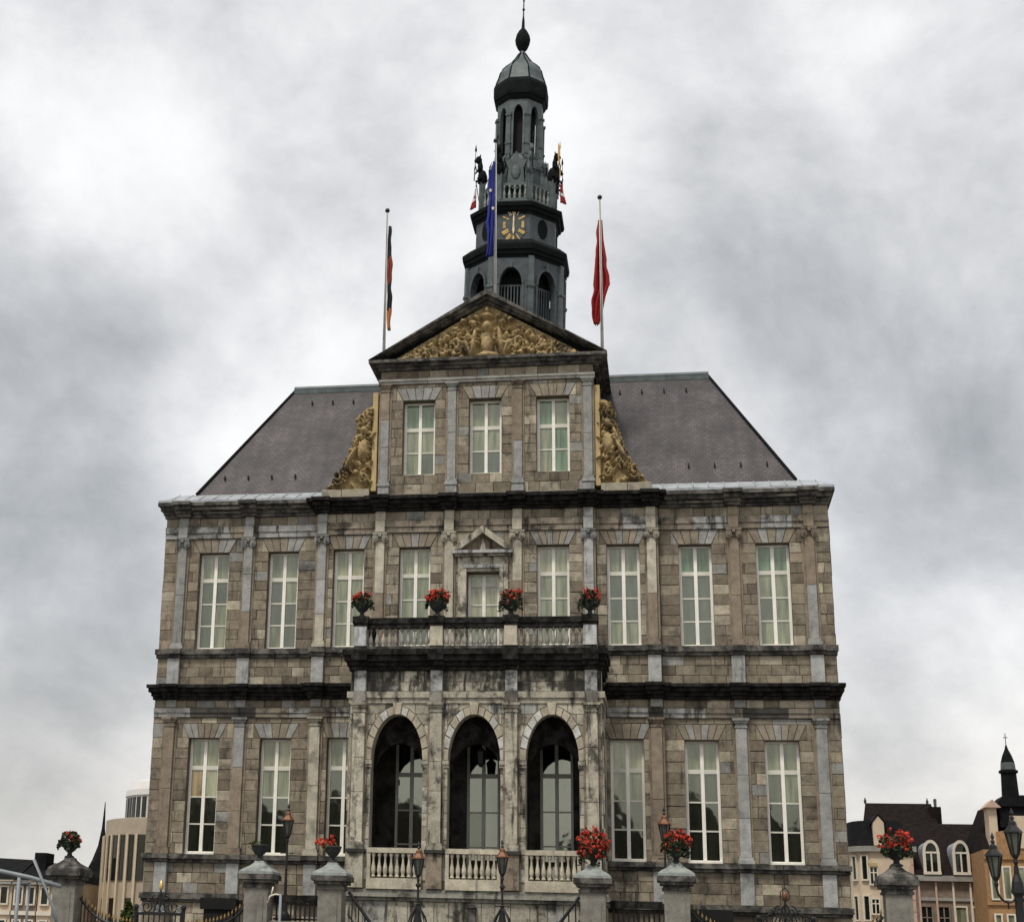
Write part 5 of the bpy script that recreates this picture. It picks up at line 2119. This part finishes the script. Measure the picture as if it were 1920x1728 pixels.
# ------------------------------------------------------------------ street lamps
def lantern_parts(t, x, y, z, s=1.0, crown='copper'):
    """tapered six sided lantern: cage, panes, copper crown"""
    c = MB()
    top, bot, h = 0.225 * s, 0.105 * s, 0.62 * s
    g_ = MB()
    for k in range(6):
        a, b = k * math.pi / 3, (k + 1) * math.pi / 3
        p0, p1 = (bot * math.cos(a), bot * math.sin(a)), (bot * math.cos(b), bot * math.sin(b))
        q0, q1 = (top * math.cos(a), top * math.sin(a)), (top * math.cos(b), top * math.sin(b))
        c.tube([(x + p0[0], y + p0[1], z), (x + q0[0], y + q0[1], z + h)], 0.022 * s, 4)
        c.tube([(x + q0[0], y + q0[1], z + h), (x + q1[0], y + q1[1], z + h)], 0.03 * s, 4)
        pane = MB()
        f = 0.93
        pane.add([(x + p0[0] * f, y + p0[1] * f, z), (x + p1[0] * f, y + p1[1] * f, z), (x + q1[0] * f, y + q1[1] * f, z + h), (x + q0[0] * f, y + q0[1] * f, z + h)], [(0, 1, 2, 3)])
        g_.join(pane)
    c.lathe([(0.03 * s, -0.32 * s), (0.07 * s, -0.2 * s), (0.05 * s, -0.12 * s), (bot * 1.05, -0.02 * s), (bot * 1.05, 0.02 * s)], 8, (x, y, z))
    ln_ = obj('lantern', c, M['iron'], t)
    obj('lantern_pane', g_, M['glass_lamp'], ln_)
    r_ = MB()
    r_.lathe([(top * 1.22, 0), (top * 1.15, 0.05 * s), (top * 0.7, 0.16 * s), (top * 0.55, 0.2 * s), (top * 0.5, 0.3 * s), (top * 0.15, 0.38 * s)], 6, (x, y, z + h))
    obj('lantern_crown', r_, M[crown], ln_)
    f_ = MB()
    f_.lathe([(0.03 * s, 0.36 * s), (0.07 * s, 0.42 * s), (0.03 * s, 0.5 * s), (0.06 * s, 0.56 * s), (0.0, 0.72 * s)], 6, (x, y, z + h))
    obj('finial', f_, M['iron'], ln_)


def street_lamp(x, y, z0, ztop, label, s=1.0):
    t = empty('street_lamp', (x, y, z0), label, 'street lamp', 'lantern lamp posts before the town hall')
    zl = ztop - z0 - (0.62 + 0.72) * s
    m_ = MB()
    m_.lathe([(0.22, 0), (0.22, 0.3), (0.13, 0.42), (0.09, 0.9), (0.11, 0.95), (0.07, 1.05), (0.05, zl * 0.6), (0.07, zl * 0.61), (0.045, zl * 0.63), (0.04, zl - 0.3)], 8)
    for sg in (-1, 1):
        m_.tube([(0, 0, zl * 0.8), (sg * 0.22, 0, zl * 0.8)], 0.02, 5)
        m_.ball((sg * 0.24, 0, zl * 0.8), 0.035)
    if zl > 4.5:                      # tall posts carry a skirt of scrolled brackets and two collars
        m_.lathe([(0.42, 3.35), (0.40, 3.5), (0.22, 3.85), (0.12, 4.3), (0.07, 4.65), (0.10, 4.7), (0.06, 4.75)], 8)
        for k in range(4):
            a = k * math.pi / 2 + math.pi / 4
            m_.tube([(0.08 * math.cos(a), 0.08 * math.sin(a), 4.6), (0.34 * math.cos(a), 0.34 * math.sin(a), 4.25), (0.55 * math.cos(a), 0.55 * math.sin(a), 3.7), (0.5 * math.cos(a), 0.5 * math.sin(a), 3.4)], 0.035, 5)
        m_.lathe([(0.04, 5.3), (0.10, 5.36), (0.10, 5.42), (0.04, 5.5)], 8)
    obj('post', m_, M['iron'], t, smooth=False)
    lantern_parts(t, 0, 0, zl, s)
    return t


street_lamp(-7.56, -4.2, 4.0, 8.75, 'black lantern lamp post with copper crown before the second window from the left', 1.0)
street_lamp(7.66, -4.2, 4.0, 8.80, 'black lantern lamp post before the window right of the arcade', 1.0)
street_lamp(-1.52, -8.0, 0.0, 7.05, 'lantern lamp post standing before the pier left of the middle arch', 0.95)
street_lamp(1.66, -8.0, 0.0, 7.15, 'lantern lamp post standing before the pier right of the middle arch', 0.95)
t = empty('sign_post', (-6.72, -8.5, 0), 'thin pale metal post with a small bent bracket between the two left pillars', 'post')
m_ = MB()
m_.tube([(0, 0, 0), (0, 0, 4.95)], 0.055, 8)
obj('pole', m_, M['galv'], t, smooth=True)
m_ = MB()
m_.tube([(0.0, 0, 4.9), (-0.2, 0, 4.93), (-0.42, 0, 4.85), (-0.5, 0, 4.6)], 0.035, 6)
m_.tube([(-0.38, 0, 4.86), (-0.3, 0, 5.2)], 0.03, 6)
obj('bracket', m_, M['trim'], t, smooth=True)
# two armed lamp at the right edge of the square
t = empty('street_lamp', (17.62, -20.0, 0), 'tall dark candelabra lamp with a side lantern at the right edge', 'street lamp', None)
m_ = MB()
m_.lathe([(0.30, 0), (0.30, 0.6), (0.2, 0.75), (0.15, 3.0), (0.18, 3.1), (0.14, 3.2), (0.12, 4.9), (0.2, 5.0), (0.16, 5.3), (0.08, 5.5), (0.06, 5.75)], 8)
obj('post', m_, M['iron'], t)
m_ = MB()
pts = []
for k in range(15):
    a = math.pi * k / 14
    pts.append((-0.29 - 0.29 * math.cos(a) * -1 - 0.0, 0, 5.15 - 0.42 * math.sin(a)))
m_.tube(pts, 0.035, 6)
m_.tube([(-0.3, 0, 4.73), (-0.3, 0, 4.55)], 0.03, 5)
pts = [(0.58 - (0.29 - 0.29 * math.cos(math.pi * k / 14)), 0, 5.15 - 0.42 * math.sin(math.pi * k / 14)) for k in range(15)]
m_.tube(pts, 0.035, 6)
obj('arm', m_, M['iron'], t)
lantern_parts(t, -0.58, 0, 5.42, 0.95, 'iron')
lantern_parts(t, 0.58, 0, 5.42, 0.95, 'iron')
lantern_parts(t, 0, 0, 6.05, 1.0, 'iron')


# ------------------------------------------------------------------ neighbours
def simple_window(parent, x, y, z, w, h, frame='trim', glass='glass_dim', arch=False, mull=True, d=0.12, mat_f=None):
    m_ = MB()
    f = 0.1
    m_.box(-w / 2 - f, -w / 2, -d, 0.05, -f, h + f)
    m_.box(w / 2, w / 2 + f, -d, 0.05, -f, h + f)
    m_.box(-w / 2, w / 2, -d, 0.05, h, h + f)
    m_.box(-w / 2, w / 2, -d - 0.04, 0.05, -f, 0)
    if mull:
        m_.box(-0.04, 0.04, -d + 0.04, 0.04, 0, h)
        m_.box(-w / 2, -0.04, -d + 0.05, 0.04, h * 0.66, h * 0.66 + 0.07)
        m_.box(0.04, w / 2, -d + 0.05, 0.04, h * 0.66, h * 0.66 + 0.07)
    o = obj('window', m_, M[frame], parent)
    o.location = (x, y, z)
    g_ = MB().box(-w / 2, w / 2, -0.03, 0.0, 0, h)
    obj('pane', g_, M[glass], o)
    return o


# cream corner house with black mansard
H = empty('corner_house', (21.6, 46, 0), 'cream corner house with black mansard roof and a small gabled dormer', 'house')
m_ = MB()
foot = [(23.6, 45.0), (20.9, 45.0), (20.2, 45.4), (19.75, 46.2), (19.5, 47.5), (19.4, 56.0), (23.6, 56.0)]


def loop_prism(mb, pts, z0, z1, ox=0, oy=0, inset=0.0):
    n = len(pts)
    cx = sum(p[0] for p in pts) / n
    cy = sum(p[1] for p in pts) / n
    top = [(p[0] + (cx - p[0]) * inset, p[1] + (cy - p[1]) * inset) for p in pts]
    v = [(p[0] - ox, p[1] - oy, z0) for p in pts] + [(p[0] - ox, p[1] - oy, z1) for p in top]
    mb.add(v, [tuple(range(n))[::-1], tuple(range(n, 2 * n))] + [(i, (i + 1) % n, (i + 1) % n + n, i + n) for i in range(n)])


loop_prism(m_, foot[::-1], 0, 10.6, 21.6, 46)
hw_ = obj('wall', m_, M['cream_wall'], H)
m_ = MB()
loop_prism(m_, [(x + (0.25 if x > 22 else -0.2), y + (-0.25 if y < 50 else 0)) for x, y in foot][::-1], 10.6, 10.95, 21.6, 46)
obj('eaves', m_, M['gutter'], H)
m_ = MB()
loop_prism(m_, [(x, y) for x, y in foot][::-1], 10.96, 12.7, 21.6, 46, 0.22)
obj('roof', m_, M['roof_black'], H)
m_ = MB()
m_.prism([(-0.42, 11.0), (0.30, 11.0), (0.30, 12.5), (-0.06, 12.95), (-0.42, 12.5)], -1.05, 1.6)
dg = obj('dormer', m_, M['cream_wall'], H)
m_ = MB()
m_.prism([(-0.06, 13.02), (0.44, 12.4), (0.44, 12.5), (-0.06, 13.12), (-0.56, 12.5), (-0.56, 12.4)], -1.12, 1.65)
obj('dormer_roof', m_, M['roof_black'], dg)
for (x, z, w, h) in ((-0.56, 8.5, 0.42, 1.05), (-0.56, 6.6, 0.42, 0.9)):
    simple_window(H, x, -1.0, z, w, h, 'trim', 'glass_dim')
m_ = MB().box(-0.82, -0.30, -1.2, -1.0, 9.62, 9.85)
obj('blind_box', m_, M['ochre_plain'], H)
for k, zz in enumerate((9.0, 6.4)):
    for j, (x, y) in enumerate(((-1.05, -0.80), (-1.62, -0.2))):
        o = simple_window(H, x, y, zz - 0.2, 0.34, 1.5, 'trim', 'glass_dim', mull=False)
        o.rotation_euler = (0, 0, R(-32 if j == 0 else -58))
m_ = MB()
for k in range(14):
    w = 0.16 if k % 2 else 0.26
    m_.box(2.0 - w, 2.02, -1.06, -1.001, k * 0.75 + .02, k * 0.75 + 0.73)
obj('quoin', m_, M['pink_wall'], H, kind='stuff')

# brown house with two round headed dormers
H = empty('dormer_house', (26.0, 46, 0), 'brown house with steep dark roof and two white round headed dormers', 'house')
m_ = MB().box(-2.38, 2.35, -1.0, 9.0, 0, 8.9)
obj('wall', m_, M['brown_wall'], H)
m_ = MB().box(-2.38, 2.6, -1.35, -1.001, 8.75, 9.1)
obj('gutter', m_, M['gutter'], H)
m_ = MB()
m_.add([(-2.36, -1.2, 9.1), (2.5, -1.2, 9.1), (2.5, 4.0, 12.9), (-2.36, 4.0, 12.9), (-2.36, 9.0, 9.1), (2.5, 9.0, 9.1)], [(0, 1, 2, 3), (3, 2, 5, 4), (0, 3, 4), (1, 5, 2), (0, 4, 5, 1)])
rf2 = obj('roof', m_, M['roof_brown'], H)
for x in (-1.25, 0.62):
    m_ = MB()
    arc = [(x + 0.50 * math.cos(a * math.pi / 10), 10.6 + 0.75 * math.sin(a * math.pi / 10)) for a in range(11)]
    m_.prism([(x - 0.50, 9.3)] + [(x + 0.50, 9.3)] + arc, -1.25, 2.2)
    d_ = obj('dormer', m_, M['lead'], H)
    for (o_, i_) in (((0.52, 0.80), (0.36, 0.60)),):
        f_ = MB()
        oc_ = [(x + o_[0] * math.cos(a * math.pi / 12), 10.6 + o_[1] * math.sin(a * math.pi / 12)) for a in range(13)]
        ic_ = [(x + i_[0] * math.cos(a * math.pi / 12), 10.6 + i_[1] * math.sin(a * math.pi / 12)) for a in range(13)]
        for p, q, p2, q2 in zip(oc_, oc_[1:], ic_, ic_[1:]):
            f_.prism([p, q, q2, p2], -1.38, -1.252)
        for s in (-1, 1):
            a, b = sorted((x + s * 0.36, x + s * 0.54))
            f_.box(a, b, -1.38, -1.252, 9.3, 10.6)
        f_.box(x - 0.56, x + 0.56, -1.42, -1.252, 9.16, 9.34)
        f_.box(x - 0.05, x + 0.05, -1.33, -1.255, 9.34, 10.65)
        f_.box(x - 0.36, x + 0.36, -1.335, -1.255, 10.52, 10.64)
        obj('window_frame', f_, M['trim'], d_)
        g_ = MB()
        g_.prism([(x - 0.36, 9.34), (x + 0.36, 9.34)] + ic_, -1.27, -1.253)
        obj('pane', g_, M['glass_dim'], d_)
for k in range(4):
    simple_window(H, -1.75 + 1.08 * k, -1.0, 5.0, 0.62, 2.1, 'trim' if k > 1 else 'brown_wall', 'glass_dim' if k < 2 else 'glass_blind', mull=k < 2)
for k in range(5):
    m_ = MB().box(-2.15 + k * 1.08 - 0.06, -2.15 + k * 1.08 + 0.06, -1.15, -1.001, 4.0, 8.7)
    obj('wall_strip', m_, M['trim'] if k > 1 else M['pink_wall'], H)
m_ = MB().box(-2.2, 2.2, -1.1, -1.0, 7.5, 7.7)
obj('string_course', m_, M['gutter'], H)
# big roof behind
H = empty('tall_roof_house', (24.2, 52, 0), 'tall dark tiled roof with end chimney rising behind the dormer house', 'house')
m_ = MB().box(-2.3, 2.4, -1.0, 8.0, 0, 11.4)
obj('wall', m_, M['brown_wall'], H)
m_ = MB()
m_.add([(-2.4, -1.4, 11.3), (2.5, -1.4, 11.3), (2.3, 3, 14.75), (-2.3, 3, 14.75), (-2.4, 8, 11.3), (2.5, 8, 11.3)], [(0, 1, 2, 3), (3, 2, 5, 4), (0, 3, 4), (1, 5, 2), (0, 4, 5, 1)])
r3 = obj('roof', m_, M['roof_brown'], H)
m_ = MB()
m_.box(2.0, 2.75, 1.5, 3.2, 11.0, 14.4)
obj('chimney', m_, M['roof_brown'], r3)
m_ = MB()
m_.lathe([(0.07, 14.7), (0.1, 14.9), (0.0, 15.2)], 6, (-2.3, 3, 0))
m_.lathe([(0.07, 14.7), (0.1, 14.9), (0.0, 15.2)], 6, (2.05, 3, 0))
m_.lathe([(0.09, 14.4), (0.12, 15.0), (0.08, 15.05)], 6, (2.5, 2.4, 0))
obj('roof_finial', m_, M['soot2'], r3)
# orange house with slate turret
H = empty('turret_house', (29.0, 41, 0), 'orange brick house with white windows and a slate turret with spire', 'house')
m_ = MB()
m_.box(-1.75, 3.5, -1.0, 9.0, 0, 10.5)
m_.prism([(-0.9, 10.5), (2.9, 10.5), (2.9, 11.6), (1.0, 11.9), (-0.9, 11.6)], -1.0, 5.0)
obj('wall', m_, M['orange_wall'], H)
m_ = MB()
m_.add([(-1.75, -0.6, 10.5), (3.5, -0.6, 10.5), (3.0, 3, 13.3), (-1.2, 3, 13.3), (-1.75, 8, 10.5), (3.5, 8, 10.5)], [(0, 1, 2, 3), (3, 2, 5, 4), (0, 3, 4), (1, 5, 2)])
r3 = obj('roof', m_, M['roof_brown'], H)
m_ = MB()
m_.box(-1.25, -0.75, -0.9, 0.6, 10.5, 13.1)
obj('chimney', m_, M['cream_wall'], r3)
m_ = MB()
m_.prism([(-1.5, 13.1), (-1.0, 13.6), (-0.5, 13.1)], -1.2, 0.9)
obj('chimney_hood', m_, M['pink_wall'], r3)
m_ = MB()
m_.box(-0.55, 1.4, -0.8, 1.6, 11.9, 13.2)
m_.prism([(-0.9, 13.2), (1.8, 13.2), (1.1, 13.9), (-0.2, 13.9)], -1.0, 1.8)
obj('turret_base', m_, M['roof_black'], H)
m_ = MB()
m_.lathe([(0.54, 13.8), (0.48, 15.35), (0.60, 15.4), (0.60, 15.55), (0.46, 15.6), (0.42, 16.1), (0.30, 16.5), (0.12, 16.9), (0.04, 17.2)], 8, (0.35, 0, 0), A0)
tu = obj('turret', m_, M['towerdark'], H)
m_ = MB()
m_.tube([(0.35, 0, 17.1), (0.35, 0, 17.95)], 0.025, 5)
m_.box(0.22, 0.48, -0.02, 0.02, 17.65, 17.70)
obj('spire_cross', m_, M['iron'], tu)
m_ = MB()
m_.lathe([(0.475, 15.6), (0.435, 16.05)], 8, (0.35, 0, 0), A0)
obj('turret_band', m_, M['towerlead'], tu)
for (x, z, w, h) in ((-1.25, 7.5, 0.32, 1.9), (-0.5, 7.5, 0.36, 1.9), (0.35, 7.5, 0.36, 1.9), (-1.2, 5.2, 0.3, 1.3), (-0.45, 5.2, 0.34, 1.3), (0.3, 5.2, 0.34, 1.3)):
    simple_window(H, x, -1.0, z, w, h, 'trim', 'glass_blind', mull=False)
for z in (7.1, 9.9):
    m_ = MB().box(-1.78, 3.5, -1.12, -1.001, z, z + 0.2)
    obj('string_course', m_, M['orange_wall'], H)
m_ = MB().box(0.0, 0.9, -1.1, 0.4, 10.6, 12.6)
obj('gable_pier', m_, M['cream_wall'], H)

# left: round modern block with slit windows
H = empty('round_building', (-24.6, 36.0, 0), 'round beige stone building with tall slit windows and a pale glass drum on top', 'building')
m_ = MB()
m_.lathe([(4.8, 0), (4.8, 11.0), (4.6, 11.05), (4.6, 10.6)], 40)
obj('wall', m_, M['modern'], H, smooth=False)
for k in range(16):
    a = R(176 + k * 9.2)
    px, py = 4.8 * math.cos(a), 4.8 * math.sin(a)
    m_ = MB()
    w = 0.17 if k % 3 else 0.24
    m_.box(-w, w, -0.07, 0.05, 7.1, 9.95)
    o = obj('window', m_, M['glass_dim'], H)
    o.location = (px, py, 0)
    o.rotation_euler = (0, 0, a + math.pi / 2)
    m_ = MB()
    m_.box(-w - 0.18, -w - 0.02, -0.16, 0.05, 4.6 if k % 2 else 2.0, 10.0)
    o = obj('stone_fin', m_, M['fin'], H)
    o.location = (px, py, 0)
    o.rotation_euler = (0, 0, a + math.pi / 2)
    if k % 2 == 0:
        m_ = MB()
        m_.box(-0.3, 0.3, -0.06, 0.05, 2.4, 6.0)
        o = obj('window', m_, M['glass_dim'], H)
        o.location = (px, py, 0)
        o.rotation_euler = (0, 0, a + math.pi / 2)
m_ = MB()
m_.lathe([(3.55, 11.06), (3.55, 12.6), (3.65, 12.62), (3.6, 13.0), (3.3, 13.55), (2.6, 13.8)], 36)
dm_ = obj('drum', m_, M['drum'], H)
for k in range(22):
    a = R(170 + k * 8.5)
    m_ = MB()
    m_.box(-0.17, 0.17, -0.05, 0.05, 11.1, 12.5)
    o = obj('drum_window', m_, M['glass_dim'], dm_)
    o.location = (3.55 * math.cos(a), 3.55 * math.sin(a), 0)
    o.rotation_euler = (0, 0, a + math.pi / 2)
# chapel with needle spire
H = empty('chapel', (-39.5, 62, 0), 'small dark chapel roof with a thin needle spire beside the round building', 'church')
m_ = MB().box(-0.9, 1.6, -1.0, 8.0, 0, 8.6)
obj('wall', m_, M['soot2'], H)
m_ = MB()
m_.lathe([(1.45, 8.5), (0.75, 10.0), (0.35, 11.2), (0.14, 12.6), (0.03, 14.8)], 8, (0.35, 0, 0), A0)
obj('spire', m_, M['roof_black'], H)
m_ = MB()
m_.prism([(-1.0, 8.6), (1.7, 8.6), (0.35, 10.1)], -1.1, 8.0)
obj('roof', m_, M['roof_black'], H)
# low dark roofed terrace houses at the far left
TER = [(-36.6, 3.1, 8.35, 'leftmost dark roofed terrace house with cream front'), (-33.45, 1.65, 8.15, 'narrow dark roofed terrace house with a square chimney, next to the leftmost'),
       (-31.75, 1.9, 8.1, 'end terrace house with dark sloping roof, nearest the round building')]
for i, (x, w, zt, lab) in enumerate(TER):
    H = empty('terrace_house', (x + w / 2, 31, 0), lab, 'house', 'dark roofed terrace houses on the left')
    m_ = MB().box(-w / 2 + .01, w / 2 - .01, -1, 7, 0, 6.9)
    obj('wall', m_, M['cream_wall'] if i != 1 else M['brown_wall'], H)
    m_ = MB()
    a = w / 2 - .005
    e = 0.55 if i == 2 else 0.0
    m_.add([(-a, -1.2, 6.75), (a, -1.2, 6.75), (a - e, 2.5, zt), (-a, 2.5, zt + 0.1), (-a, 7, 6.9), (a, 7, 6.9)], [(0, 1, 2, 3), (3, 2, 5, 4), (0, 3, 4), (1, 5, 2), (0, 4, 5, 1)])
    r3 = obj('roof', m_, M['roof_black'], H)
    if i == 1:
        m_ = MB().box(-0.45, 0.35, 1.2, 2.6, 7.0, 8.75)
        obj('chimney', m_, M['roof_black'], r3)
    n = 3 if i == 0 else 2
    for k in range(n):
        xx = -w / 2 + w * (k + 0.5) / n
        simple_window(H, xx, -1.0, 5.45, 0.42, 1.0, 'trim', 'glass_dim', mull=False)
        simple_window(H, xx, -1.0, 3.2, 0.42, 1.2, 'trim', 'glass_dim', mull=False)
    m_ = MB().box(-w / 2 + .02, w / 2 - .02, -1.15, -1.002, 4.75, 5.0)
    obj('string_course', m_, M['trim'], H)
    m_ = MB().box(-w / 2 + .02, w / 2 - .02, -1.3, -1.19, 6.62, 6.78)
    obj('gutter', m_, M['gutter'], H)

# galvanised stall frame, front left
t = empty('stall_frame', (-14.7, -14, 0), 'galvanised tube frame of a market stall at the lower left', 'stall frame')
m_ = MB()
m_.tube([(-3.0, 0, 5.55), (-1.1, 0, 5.31), (0.1, 0, 5.1), (1.25, 0, 4.82)], 0.075, 8)
obj('top_tube', m_, M['galv'], t, smooth=True)
for x in (-2.6, -0.34):
    m_ = MB().tube([(x, 0, 0), (x, 0, 5.1)], 0.075, 8)
    obj('upright', m_, M['galv'], t, smooth=True)
m_ = MB()
m_.tube([(0.2, -0.1, 5.72), (1.1, -0.1, 4.0), (1.3, -0.1, 3.4)], 0.06, 8)
obj('brace', m_, M['galv'], t, smooth=True)
m_ = MB()
m_.tube([(-0.3, 0.9, 5.0), (-0.3, 0.9, 0)], 0.05, 8)
m_.tube([(-0.34, 0, 4.9), (-0.3, 0.9, 4.95)], 0.05, 8)
obj('rear_upright', m_, M['galv'], t, smooth=True)

# shrub by the round building
t = empty('small_tree', (-18.3, 8, 0), 'small dark green conical tree behind the left fence', 'tree')
m_ = MB().tube([(0, 0, 0), (0, 0, 4.2)], 0.09, 6, taper=0.4)
obj('trunk', m_, M['bark'], t)
r_ = random.Random(5)
lf = MB()
for k in range(6):
    z = 3.0 + 0.36 * k
    q = 0.75 - 0.11 * k
    lf.join(leaf_cloud((r_.uniform(-.1, .1), 0, z), q, q, 0.35, 90, 0.12, r_))
obj('crown', lf, M['leaf2'], t, kind='stuff')

# the row of houses across the square, seen only as the dark skyline mirrored in the lower windows
m_ = MB()
r_ = random.Random(21)
x = -75.0
while x < 75:
    w = r_.uniform(6, 9)
    h = r_.uniform(14.0, 17.0)
    g_ = r_.uniform(2.5, 5.5)
    if -20 < x < -8.5:
        h, g_ = h - 6.5, g_ * 0.6
    m_.box(x, x + w, -112, -100, 0, h)
    m_.prism([(x, h), (x + w, h), (x + w / 2 + r_.uniform(-1, 1), h + g_)], -112, -100.01)
    x += w + 0.02
obj('opposite_terrace', m_, M['house_dark'], kind='stuff', label='dark gabled terrace mirrored in the lower windows')
print('stones', len(STONES), len(PST), len(VOUS))
